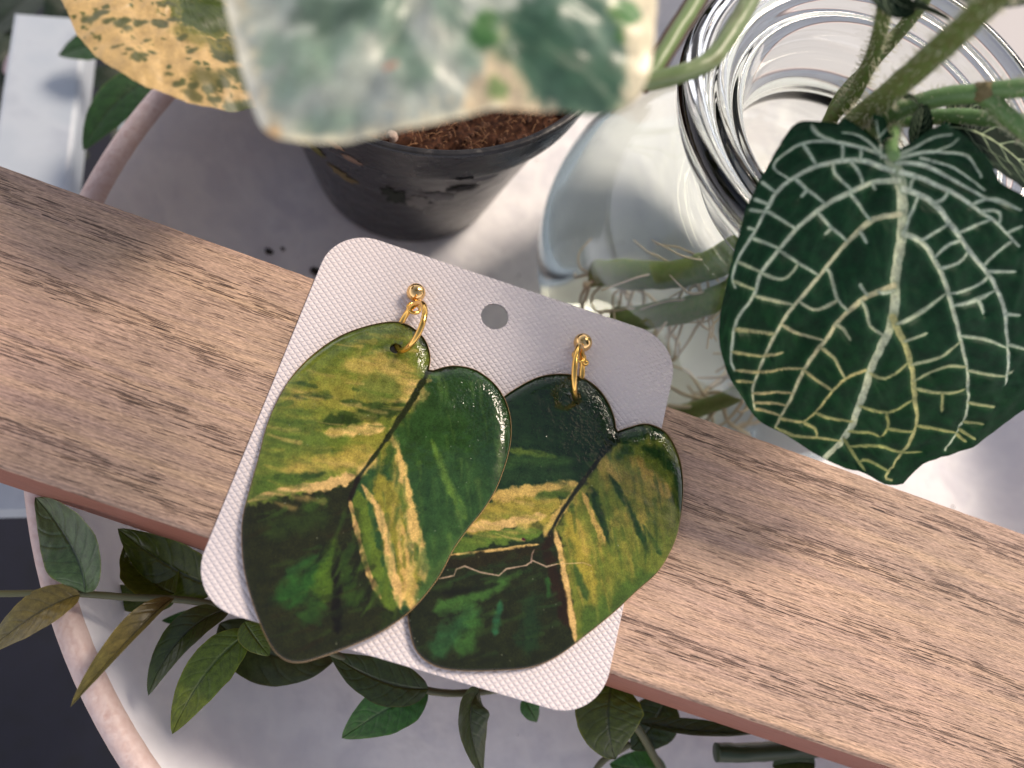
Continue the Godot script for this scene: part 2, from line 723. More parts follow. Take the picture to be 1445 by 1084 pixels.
func plank() -> void:
	# a batten 46 x 22 mm; its upper face carries open pores that run along the grain
	var x0 := -118.0
	var x1 := 138.0
	var z0 := -6.2
	var z1 := 39.8
	var w := 2048
	var h := 768
	var px := w / (x1 - x0)
	var pz := h / (z1 - z0)
	var n := FastNoiseLite.new()
	n.seed = 31
	n.frequency = 0.02
	n.fractal_octaves = 4
	var streak := n.get_image(96, h, false, false, false)
	streak.resize(w, h, Image.INTERPOLATE_CUBIC)
	n.seed = 32
	n.frequency = 0.16
	var fibre := n.get_image(160, h, false, false, false)
	fibre.resize(w, h, Image.INTERPOLATE_CUBIC)
	n.seed = 33
	n.frequency = 0.006
	var blotch := n.get_image(512, 96, false, false, false)
	blotch.resize(w, h, Image.INTERPOLATE_CUBIC)
	n.seed = 36
	n.frequency = 0.2
	var fuzz := n.get_image(1024, h, false, false, false)
	fuzz.resize(w, h, Image.INTERPOLATE_CUBIC)
	var a := streak.get_data()
	var bf := fibre.get_data()
	var c := blotch.get_data()
	var d := fuzz.get_data()
	var pore := PackedFloat32Array()
	pore.resize(w * h)
	# growth rings cross the face as slow curves; pores crowd where a ring begins
	var r := RandomNumberGenerator.new()
	r.seed = 77
	var ringn := FastNoiseLite.new()
	ringn.seed = 5
	ringn.frequency = 0.006
	var made := 0
	for trial in 90000:
		if made > 11000:
			break
		var x := r.randf_range(x0, x1)
		var z := r.randf_range(z0, z1)
		var q := (z - z0) / 46.0 * 4.1 - 0.0065 * x + 0.16 * ringn.get_noise_2d(x, z * 0.3) * 3.0 + 0.00003 * x * x
		var f: float = q - floorf(q)
		var dens := 0.45 + 0.55 * pow(1.0 - f, 3.0) + 0.12 * pow(maxf(0.0, ringn.get_noise_2d(x * 2.0 + 900.0, z * 18.0)), 1.0) * 3.0
		if r.randf() > dens:
			continue
		made += 1
		var deep: bool = f < 0.3
		var lx := (r.randf_range(0.8, 2.8) + (r.randf_range(0.0, 2.4) if deep else 0.0)) * px * 0.5
		var lz := r.randf_range(0.25, 0.6) if not deep else r.randf_range(0.3, 0.75)
		var strong := r.randf_range(0.12, 0.6) if not deep else r.randf_range(0.3, 0.95)
		var cx := (x - x0) * px
		var cz := (z - z0) * pz
		var slope := 0.012 + 0.02 * r.randf_range(-1.0, 1.0)
		for xx in range(maxi(0, int(cx - lx)), mini(w, int(cx + lx) + 1)):
			var t := (xx - cx) / lx
			var half := lz * sqrt(maxf(0.0, 1.0 - t * t)) * (0.75 + 0.5 * r.randf())
			var mid := cz + (xx - cx) * slope
			for zz in range(maxi(0, int(mid - half - 1)), mini(h, int(mid + half + 2))):
				var k := strong * clampf(half + 0.7 - absf(zz + 0.5 - mid), 0.0, 1.0)
				var at := zz * w + xx
				if k > pore[at]:
					pore[at] = k
	var col := PackedByteArray()
	col.resize(w * h * 3)
	var hei := PackedByteArray()
	hei.resize(w * h)
	for i in w * h:
		var s0 := a[i] / 255.0 - 0.5
		var s1 := bf[i] / 255.0 - 0.5
		var s2 := c[i] / 255.0 - 0.5
		var s3 := d[i] / 255.0 - 0.5
		var g := 1.0 + 0.20 * s0 + 0.42 * s1 + 0.18 * s2 + 0.34 * s3
		var p := pore[i]
		var pr := 1.0 - 0.76 * p
		col[i * 3] = clampi(int(184.0 * g * pr), 0, 255)
		col[i * 3 + 1] = clampi(int((153.0 - 5.0 * s2) * g * (1.0 - 0.82 * p)), 0, 255)
		col[i * 3 + 2] = clampi(int((131.0 - 14.0 * s0) * g * (1.0 - 0.86 * p)), 0, 255)
		hei[i] = clampi(int(150.0 + 70.0 * s1 + 90.0 * s3 + 20.0 * s0 - 140.0 * p), 0, 255)
	var top := mat(Color(1, 1, 1), 0.62)
	var im := Image.create_from_data(w, h, false, Image.FORMAT_RGB8, col)
	top.albedo_texture = ImageTexture.create_from_image(im)
	relief_of(top, ImageTexture.create_from_image(Image.create_from_data(w, h, false, Image.FORMAT_L8, hei)), 0.32)
	top.texture_repeat = false
	var side := mat(Color(1, 1, 1), 0.6)
	var sg := noise_tex(512, 0.02, [Color8(126, 80, 64), Color8(152, 98, 80), Color8(138, 88, 70)], 41, 5)
	side.albedo_texture = sg
	side.uv1_triplanar = true
	side.uv1_scale = Vector3(9, 90, 90)
	relief_of(side, noise_tex(256, 0.06, [], 42), 0.15)
	var b := thing("wooden_batten", "weathered pinkish brown wooden batten laid across the bowl rim", "plank", Vector3(10, -22, 16.8))
	# upper face with slightly worn long edges
	var s := Shape.new()
	var nx := 200
	var edge := [Vector2(z0, -0.9), Vector2(z0 + 0.12, -0.38), Vector2(z0 + 0.4, -0.1), Vector2(z0 + 0.9, 0), Vector2((z0 + z1) * 0.5, 0), Vector2(z1 - 0.9, 0), Vector2(z1 - 0.4, -0.1), Vector2(z1 - 0.12, -0.38), Vector2(z1, -0.9)]
	for i in nx + 1:
		var x := lerpf(x0, x1, float(i) / nx)
		for j in edge.size():
			var e: Vector2 = edge[j]
			var wear := 0.0
			if j < 3:
				wear = 0.16 * maxf(0.0, noise.get_noise_2d(x * 40.0, 10.0)) + 0.05
			elif j > 5:
				wear = -0.2 * maxf(0.0, noise.get_noise_2d(x * 40.0, 500.0)) - 0.05
			s.vert(Vector3(x, e.y, e.x + wear), Vector2(float(i) / nx, (e.x + wear - z0) / (z1 - z0)))
	s.rows(0, nx + 1, edge.size())
	s.up()
	commit("upper_face", s, top, b)
	s = Shape.new()
	for i in 2:
		var x := x0 if i == 0 else x1
		for p in [Vector2(z0 + 0.05, -0.85), Vector2(z0 + 0.05, -21.0), Vector2(z0 + 1.0, -22.0), Vector2(z1 - 1.0, -22.0), Vector2(z1 - 0.05, -21.0), Vector2(z1 - 0.05, -0.85)]:
			s.vert(Vector3(x, p.y, p.x))
	s.rows(0, 2, 6, true)
	for k in range(1, 5):
		s.tri(0, k, k + 1)
		s.tri(6, 6 + k + 1, 6 + k)
	s.outward()
	commit("sawn_side", s, side, b, true)


func card() -> void:
	# punched and embossed card, 64 x 66 mm, round corners
	var turn: float = -0.031
	var o := Vector3(-4.6, 0.02, 15.3)
	var ux := Vector3(cos(turn), 0, sin(turn))
	var uz := Vector3(-sin(turn), 0, cos(turn))
	var hx := 31.9
	var hz := 32.9
	var rad := 7.6
	var loop := PackedVector2Array()
	for q in 4:
		var cc := Vector2((hx - rad) * (1 if q == 0 or q == 3 else -1), (hz - rad) * (1 if q < 2 else -1))
		for k in 15:
			var a := PI * 0.5 * (q + k / 14.0)
			loop.append(cc + Vector2(cos(a), sin(a)) * rad)
	var hc3 := Vector3(-6.51,0.2,-10.65) - o
	var hc := Vector2(hc3.dot(ux), hc3.dot(uz))
	var tile := 1.12
	var n := 48
	var by := PackedByteArray()
	by.resize(n * n)
	for y in n:
		for x in n:
			var p := fposmod(float(x + y) / n, 1.0) * 2.0 - 1.0
			var q := fposmod(float(x - y) / n, 1.0) * 2.0 - 1.0
			by[y * n + x] = int(clampf((1.0 - pow(absf(p), 3.0)) * (1.0 - pow(absf(q), 3.0)), 0, 1) * 255)
	var m := mat(Color(0.74, 0.672, 0.672), 0.52)
	relief_of(m, ImageTexture.create_from_image(Image.create_from_data(n, n, false, Image.FORMAT_L8, by)), 0.16)
	m.uv1_scale = Vector3(1.0 / tile / 1.22, 1.0 / tile / 0.92, 1)
	var s := slab(loop, [[0.0, 0.0], [0.0, 0.3], [0.06, 0.36]], hc, 2.42, o, ux, uz, Vector3.UP, null)
	for i in s.uv.size():
		s.uv[i] += Vector2(100, 100)
	var c := thing("earring_card", "pale pink textured jewellery card with rounded corners and a punched hole", "card", o)
	commit("card_sheet", s, m, c)


# a flat solid cut from an outline: rings are [inset, height] from the foot up; one round hole
func slab(loop: PackedVector2Array, rings: Array, hc: Vector2, hr: float, o: Vector3, ux: Vector3, uz: Vector3, up: Vector3, paint: Paint, height = null) -> Shape:
	var s := Shape.new()
	var n := loop.size()
	var sign_ := 0.0
	for i in n:
		sign_ += loop[i].cross(loop[(i + 1) % n])
	var dirs := PackedVector2Array()
	for i in n:
		var t := (loop[(i + 1) % n] - loop[(i + n - 1) % n]).normalized()
		dirs.append(Vector2(-t.y, t.x) * signf(sign_))
	var last := PackedVector2Array()
	var start := 0
	for rg in rings:
		start = s.v.size()
		last = PackedVector2Array()
		for i in n:
			var p: Vector2 = loop[i] + dirs[i] * rg[0]
			last.append(p)
			var hgt: float = height.call(p, rg[0], rg[1]) if height != null else rg[1]
			s.vert(o + ux * p.x + uz * p.y + up * hgt, paint.uv(p) if paint else p)
	s.rows(0, rings.size(), n, true)
	# faces with the hole: bridge the outline to the hole where they lie nearest
	var m := 28
	var hole := PackedVector2Array()
	for k in m:
		var a := TAU * k / m * -signf(sign_)
		hole.append(hc + Vector2(cos(a), sin(a)) * hr)
	var bi := 0
	var bk := 0
	var best := 1e9
	for i in n:
		for k in m:
			var d := last[i].distance_squared_to(hole[k])
			if d < best:
				best = d
				bi = i
				bk = k
	for face in 2:
		var base := 0 if face == 0 else start
		var high: float = rings[0][1] if face == 0 else rings[rings.size() - 1][1]
		var hs := s.v.size()
		for k in m:
			s.vert(o + ux * hole[k].x + uz * hole[k].y + up * high, paint.uv(hole[k]) if paint else hole[k])
		var poly := PackedVector2Array()
		var ids := PackedInt32Array()
		for i in n + 1:
			var j := (bi + i) % n
			poly.append(last[j] if face == 1 else loop[j])
			ids.append(base + j)
		for k in m + 1:
			var j := (bk + k) % m
			poly.append(hole[j])
			ids.append(hs + j)
		# a hair's breadth between the two sides of the bridge
		var along := (hole[bk] - last[bi]).normalized()
		var t := PackedInt32Array()
		for gap in [0.004, -0.004, 0.02, -0.02]:
			var off: Vector2 = Vector2(-along.y, along.x) * gap
			var open := poly.duplicate()
			open[0] += off
			open[open.size() - 1] += off
			t = Geometry2D.triangulate_polygon(open)
			if t.size() == (open.size() - 2) * 3:
				break
		if t.is_empty():
			push_warning("the outline could not be filled")
		for i in range(0, t.size(), 3):
			var a := ids[t[i]]
			var b := ids[t[i + 1]]
			var c := ids[t[i + 2]]
			var nn := (s.v[c] - s.v[a]).cross(s.v[b] - s.v[a]).dot(up)
			if (nn > 0) == (face == 1):
				s.tri(a, b, c)
			else:
				s.tri(a, c, b)
	# the wall of the hole
	var top := s.v.size() - m
	var low := top - m
	for k in m:
		var k2 := (k + 1) % m
		s.quad(low + k, low + k2, top + k2, top + k)
	# the side wall must look outward
	var mid := s.v[0] + (s.v[n] - s.v[0]) * 0.5
	var wn := Vector3.ZERO
	wn = (s.v[s.idx[2]] - s.v[s.idx[0]]).cross(s.v[s.idx[1]] - s.v[s.idx[0]])
	var outward_dir := -(ux * dirs[0].x + uz * dirs[0].y)
	if wn.dot(outward_dir) < 0 and mid != Vector3.ZERO:
		for i in range(0, (rings.size() - 1) * n * 6, 3):
			var k := s.idx[i + 1]
			s.idx[i + 1] = s.idx[i + 2]
			s.idx[i + 2] = k
	return s


func charm(called: String, parent: Node3D, o: Vector3, ux: Vector3, out: Array, strokes: Array, hole: Vector2, base: Color, plumes: Array, top: int) -> void:
	var loop := smooth_loop(pv2(out), 180)
	var lo := loop[0]
	var hi := loop[0]
	for p in loop:
		lo = lo.min(p)
		hi = hi.max(p)
	var paint := Paint.new(lo - Vector2(1, 1), hi + Vector2(1, 1), 13.0, base, noise)
	paint.list(strokes, 0.12)
	feather(paint, plumes)
	paint.list(strokes.slice(strokes.size() - top))
	var r := RandomNumberGenerator.new()
	r.seed = 9
	paint.grain(0.16, 0.2, r)
	for i in paint.buf.size():
		paint.buf[i] *= 0.97
	# pale specks caught in the clear coat
	for k in 40:
		var p := Vector2(r.randf_range(lo.x, hi.x), r.randf_range(lo.y, hi.y))
		paint.stroke(PackedVector2Array([p, p + Vector2(r.randf_range(-0.15, 0.15), r.randf_range(-0.15, 0.15))]), 0.05, 0.05, Color(0.72, 0.74, 0.66), 0.05, r.randf_range(0.3, 0.8))
	var m := mat(Color(1, 1, 1), 0.11, {"metallic_specular": 0.5})
	m.albedo_texture = paint.texture()
	# ripples of the poured coat, stronger towards the upper lobes where it gathered
	var bump := Paint.new(lo - Vector2(1, 1), hi + Vector2(1, 1), 9.0, Color(0.5, 0.5, 0.5), noise)
	for y in bump.h:
		for x in bump.w:
			var v := float(y) / bump.h
			var u := float(x) / bump.w
			var k := smoothstep(0.36, 0.1, v) * smoothstep(0.3, 0.55, u) * (0.5 + 1.6 * maxf(0.0, noise.get_noise_2d(x * 2.2 + 40.0, y * 2.2 + 90.0)))
			k = maxf(k, smoothstep(0.12, 0.03, v))
			var hgt := 0.5 + 0.16 * noise.get_noise_2d(x * 3.0, y * 3.0) + k * (0.42 * noise.get_noise_2d(x * 14.0 + 70.0, y * 14.0) + 0.16 * noise.get_noise_2d(x * 32.0, y * 32.0 + 400.0)) + 0.006 * r.randf_range(-1, 1)
			bump.buf[(y * bump.w + x) * 3] = hgt
	for k in 34:
		var p := Vector2(r.randf_range(lo.x, hi.x), lerpf(lo.y, hi.y, pow(r.randf(), 2.0) * 0.35))
		bump.stroke(PackedVector2Array([p, p + Vector2(0.05, 0.05)]), 0.12, 0.12, Color(0.25, 0.25, 0.25) if r.randf() < 0.7 else Color(0.75, 0.75, 0.75), 0.1, 0.8)
	relief_of(m, bump.relief(), 0.2)
	m.texture_repeat = false
	var uz := Vector3(0, 0, 1)
	var up := uz.cross(ux).normalized()
	var rings := [[0.25, -1.35], [0.05, -1.25], [0.0, -1.16], [0.03, -1.06], [0.14, -0.95], [0.32, -0.8], [0.6, -0.6], [0.95, -0.4], [1.35, -0.23], [1.8, -0.1], [2.3, -0.03], [2.8, 0.0]]
	# the coat is thick and round at the upper lobes, thin and flat below
	var flatter := func(p: Vector2, d: float, hgt: float) -> float:
		if d < 0.1:
			return hgt
		var k := smoothstep(lerpf(lo.y, hi.y, 0.46), lerpf(lo.y, hi.y, 0.1), p.y)
		return hgt * lerpf(0.3, 1.0, k)
	var s := slab(loop, rings, hole, 0.95, o, ux, uz, up, paint, flatter)
	var body := commit(called, s, m, parent)
	# the paper edge of the cut shape
	var e := Shape.new()
	var n := loop.size()
	var sign_ := 0.0
	for i in n:
		sign_ += loop[i].cross(loop[(i + 1) % n])
	for rg in [[0.06, -1.22], [-0.05, -1.0], [-0.045, -0.78], [0.04, -0.66]]:
		for i in n:
			var t := (loop[(i + 1) % n] - loop[(i + n - 1) % n]).normalized()
			var p: Vector2 = loop[i] + Vector2(-t.y, t.x) * signf(sign_) * rg[0]
			e.vert(o + ux * p.x + uz * p.y + up * rg[1])
	e.rows(0, 4, n, true)
	e.outward()
	commit("cut_edge", e, mat(Color(0.42, 0.27, 0.12), 0.4), body)


# fine streaks that fan out from the midrib of the printed leaf: [area, direction, colours, count, length]
func feather(paint: Paint, plumes: Array) -> void:
	var r := RandomNumberGenerator.new()
	r.seed = 23
	for pl in plumes:
		var area := pv2(pl[0])
		var lo := area[0]
		var hi := area[0]
		for p in area:
			lo = lo.min(p)
			hi = hi.max(p)
		var dir := Vector2(pl[1][0], pl[1][1]).normalized()
		var made := 0
		for tries in 3000:
			if made >= pl[3]:
				break
			var p := Vector2(r.randf_range(lo.x, hi.x), r.randf_range(lo.y, hi.y))
			if not Geometry2D.is_point_in_polygon(p, area):
				continue
			made += 1
			var d: Vector2 = dir.rotated(r.randf_range(-0.16, 0.16)) * r.randf_range(0.4, 1.0) * pl[4]
			var k: Array = pl[2][r.randi() % pl[2].size()]
			var wd := r.randf_range(0.12, 0.5)
			paint.stroke(PackedVector2Array([p - d * 0.5, p + Vector2(d.y, -d.x) * 0.04, p + d * 0.5]), wd, wd * 0.3, Color8(k[0], k[1], k[2]), r.randf_range(0.15, 0.5), r.randf_range(0.18, 0.5), 0.5)


func earrings() -> void:
	var one := thing("leaf_earring", "dangling leaf earring with the yellow upper lobe, on the left and overlapping the other", "earring", Vector3(-20.45,2.1,-8.96), "pair of variegated leaf earrings")
	charm("leaf_charm", one, Vector3(-20,2.3,15), Vector3(0.9994,0.036,0), [-2.83,-17.61,-0.38,-18.18,1.77,-17.74,3.57,-16.74,4.87,-15.26,5.76,-13.43,6.11,-11.64,6.91,-12,8.31,-13.1,10.3,-14.05,13.5,-14.38,17.23,-13.04,19.99,-10.53,21.84,-7.05,22.74,-2.63,22.66,3.32,21.76,7.47,20.42,11.06,19.21,14.84,18.37,19.62,16.5,24.61,14.22,28.2,11.29,31.37,6.89,34.96,3.25,37.29,0.45,37.36,-2.24,35.65,-5.73,32.06,-8.89,27.98,-11.03,24.03,-12.43,20.33,-13.19,15.7,-13.75,11.5,-14.55,6.63,-14.74,2.41,-14.23,-2.52,-12.63,-7.28,-9.89,-11.87,-6.56,-15.16], [
	["p",[-3.61,-19.76,7.37,-12.96,4.12,-0.03,1.71,9.6,-13.17,19.98,-15.51,15.88,-15.91,-4.31,-10.41,-14.94],0,0,[104,116,46],0.63,1],
	["p",[7.37,-12.96,11.65,-15.99,22.36,-11.39,24.92,-0.74,20.37,18.37,16.06,26.76,10.73,25.04,1.67,12.76,1.71,9.6,4.61,-2.22],0,0,[44,72,34],0.51,1],
	["p",[-14.03,19.36,-5.24,14.51,1.65,9.44,1.51,12.82,5.36,18.56,11.25,24.87,16.06,26.76,11.75,32.61,3.69,38.39,-2.49,37.09,-11.9,24.32],0,0,[36,38,16],0.63,1],
	["s",[-1.63,-16.09,-7.73,-13.05,-11.43,-9.14],2.53,1.89,[84,100,54],1.26,0.8],
	["s",[5.61,-6.69,-1.21,-4.2,-11.24,-0.55,-13.26,2.21],4.42,1.89,[142,134,58],1.89,0.75],
	["s",[4.19,1.93,-2.13,6.78,-9.57,11.31],3.79,1.64,[140,134,54],1.14,0.8],
	["s",[-6.87,-7.32,-1.99,-9.84,4.97,-8.54],1.64,2.15,[182,160,84],0.88,0.85],
	["s",[5.54,-8.75,4.79,-5.35,2.94,-3.32],1.64,0.76,[214,178,108],0.63,0.8],
	["s",[1.31,-7.89,-0.08,-4.61,-3.58,-5.4],2.53,1.89,[108,118,56],1.01,0.8],
	["s",[-13.54,7.58,-6.18,5.94,-1.91,4.1],2.27,1.64,[86,104,40],0.88,0.8],
	["s",[-13.94,5.11,-8.63,2.87],1.52,1.26,[96,112,44],0.63,0.7],
	["s",[-6.76,2.86,-2.68,0.4,0.9,-1.9,5.21,-4.14],1.07,1.14,[44,60,28],0.38,0.95],
	["s",[-5.6,4.23,-1.35,2.25,2.67,0.35],0.76,0.88,[214,178,108],0.32,0.95],
	["s",[-12.49,0.25,-6.67,-1.8],0.38,0.57,[48,66,32],0.25,0.9],
	["s",[-12.82,-2.15,-9.45,-2.43],0.32,0.32,[56,74,36],0.19,0.8],
	["s",[-5.29,-1.49,-1.71,-2.11,2.31,-3.3],0.44,0.51,[56,74,34],0.25,0.9],
	["s",[-4.36,-4.08,-3.13,-4.19],0.32,0.25,[60,80,36],0.19,0.8],
	["s",[-10.53,13.41,-7.34,12.3,-3.31,10.14],0.88,0.51,[46,64,26],0.32,0.95],
	["s",[-12.33,16.33,-9.73,13.88,-6.12,12.32],1.39,1.01,[78,100,36],0.51,0.9],
	["s",[-9.34,11.86,-3.33,8.49,2.6,4.47],0.88,1.39,[172,150,72],0.51,0.8],
	["s",[-12.5,18.05,-8.65,15.06,-3.07,12.33,1.23,9.14],0.32,1.07,[200,166,104],0.19,1],
	["s",[1.56,9.21,3.09,4.95],0.88,0.63,[190,160,92],0.32,0.9],
	["s",[-4.53,16.3,-1.54,13.92],0.76,0.76,[58,84,28],0.57,0.8],
	["s",[-8.95,21.56,-4.69,18.91,-0.34,16.23],1.64,1.39,[46,64,24],1.14,0.6],
	["s",[-3.01,26.74,0.26,22.4],0.82,0.63,[44,84,36],0.51,0.8],
	["s",[-3.1,30.08,-0.11,27.41,2.14,21.12],2.15,1.01,[42,84,30],1.01,0.85],
	["s",[3.27,28.6,2.3,24.3,1.69,19.18],1.77,0.51,[76,104,28],0.57,0.85],
	["s",[1.94,31.84,2.55,28.26],1.64,1.52,[44,78,28],0.88,0.7],
	["s",[8.4,27.51,5.94,24.86,3.56,20.95],1.64,0.63,[46,70,22],0.76,0.75],
	["s",[6.98,31.9,4.65,26.43,2.57,20.68],0.76,0.44,[20,16,7],0.32,0.95],
	["s",[14.15,29.63,13.58,26.41],1.89,1.26,[38,50,16],0.88,0.7],
	["s",[2.34,11.28,5.76,17.21,11.33,24.26,13.58,26.41],1.07,1.39,[86,106,34],0.25,1],
	["s",[4.41,7.71,9.41,14.77,15.51,23.49],1.64,2.15,[136,128,46],0.44,0.95],
	["s",[1.4,12.54,4.69,17.57,8.1,22.4,11.19,25.35],0.32,0.44,[208,168,104],0.09,1],
	["s",[2.58,10.13,5.87,12.57,9.58,17.75,14.44,25.85],0.44,0.82,[212,174,106],0.19,1],
	["s",[9.84,13.39,13.36,20.08,16.34,25.53],0.51,1.14,[208,170,96],0.25,0.95],
	["s",[3.67,0.13,8,6.46,12.41,13.76,16.64,21.07],0.57,1.07,[208,174,100],0.25,1],
	["s",[4.4,2.85,7.3,7.99],0.82,0.57,[70,90,38],0.25,0.95],
	["s",[7.69,7.85,10.27,12.01],0.51,0.63,[96,110,40],0.32,0.8],
	["s",[13.18,15.94,15.21,20.07],0.44,0.32,[74,92,32],0.19,0.9],
	["s",[11,15.46,13.14,20.15],0.32,0.32,[110,112,40],0.19,0.8],
	["s",[10.39,-0.26,14.82,5.38,19.61,10.08],0.38,0.82,[92,122,48],0.32,0.9],
	["s",[16.02,19.8,17.28,14.57,18.76,7.86],2.53,1.26,[56,86,40],1.14,0.7],
	["s",[14.28,-11.96,18.02,-6.36,20.31,0.88],3.16,2.27,[36,62,36],1.39,0.7],
	["s",[8.43,-9.81,12.4,-5.71],1.89,2.53,[40,66,36],1.14,0.6],
	["s",[16.41,24.36,18.19,19.09,20.61,11.61],1.14,0.76,[74,98,44],0.51,0.7],
	["s",[6.23,-11.68,5.36,-5.56,4.12,-0.03,2.85,5.16,1.57,9.72],0.51,0.19,[38,44,24],0.16,1],
	["s",[1.67,9.49,1.64,12.84],0.38,0.32,[30,24,12],0.19,1],
	["s",[6.13,-11.79,7.63,-12.2,9.84,-13.45],0.57,0.32,[30,40,26],0.25,0.8]], Vector2(-0.26,-13.16), Color8(40, 48, 22), [[[-2.67,-17.16,6.05,-11.05,1.61,9.32,-12.29,17.85,-13.42,15.16,-12.9,-4.74], [-1,0.2], [[214, 178, 108], [162, 150, 64], [84, 108, 42], [168, 148, 70], [96, 112, 44], [60, 84, 34]], 110, 5.5], [[6.05,-11.05,12.28,-14.07,20.94,-7.41,21.62,3.03,18.19,19.09,12.31,24.52,2.44,11.56], [0.35,1], [[60, 92, 42], [34, 60, 30], [84, 112, 46], [48, 78, 36]], 70, 6], [[-13.56,17.67,-15.67,-3.71,-9.18,-3.35,-8.4,17.13], [-1,0.2], [[60, 84, 34], [78, 100, 36], [48, 70, 28]], 34, 5], [[-12.51,17.31,1.39,8.76,2.23,11,-10.13,20.15], [-1,0.16], [[30, 34, 14], [60, 84, 30], [214, 178, 108], [214, 178, 108], [28, 26, 12]], 12, 3], [[1.57,12.49,11.78,24.7,11.47,27.09,1.05,15.14], [0.3,1], [[30, 34, 14], [84, 108, 42], [28, 26, 12]], 12, 3.5], [[8.01,-11.07,18.81,-12.21,22.45,-2.53,20.79,12.17,16.38,17.3], [0.45,1], [[44, 70, 40], [66, 96, 46], [30, 54, 30], [96, 118, 54]], 46, 7], [[4.41,7.71,7.32,5.41,16.02,19.8,15.52,25.22], [0.22,1], [[214, 178, 108], [162, 150, 64], [170, 150, 74], [110, 116, 46]], 26, 5], [[2.44,11.56,4.55,11.46,14.11,26.24,10.73,25.04], [0.25,1], [[84, 108, 42], [100, 116, 42], [60, 84, 30]], 14, 5], [[-12.13,19.62,1.5,13.13,10.91,25.55,9.65,31.61,3.12,36.95,-4.51,32.23], [-0.75,0.6], [[46, 70, 26], [24, 26, 12], [58, 84, 30], [36, 44, 18], [40, 30, 12]], 70, 5], [[-1,20.68,2.33,15.32,10.91,25.55,7.39,31.77], [-0.1,1], [[44, 66, 24], [22, 22, 10], [64, 92, 30]], 34, 5]], 3)
	jewel(one, Vector3(-20.45,2.1,-8.96), 1.62, Vector3(-19.81,2.4,-5.97), Vector3.ZERO)
	commit("jump_ring", ring(Vector3(-19.11,4.3,-1.77), Vector3(0.089,0.3776,-0.9217), Vector3(0.4401,0.8152,0.3765), 4.25, 0.5), M.gold, one)
	var two := thing("leaf_earring", "dangling leaf earring with the dark green upper lobe and a pale scratch, on the right", "earring", Vector3(9.25,2.1,-10.83), "pair of variegated leaf earrings")
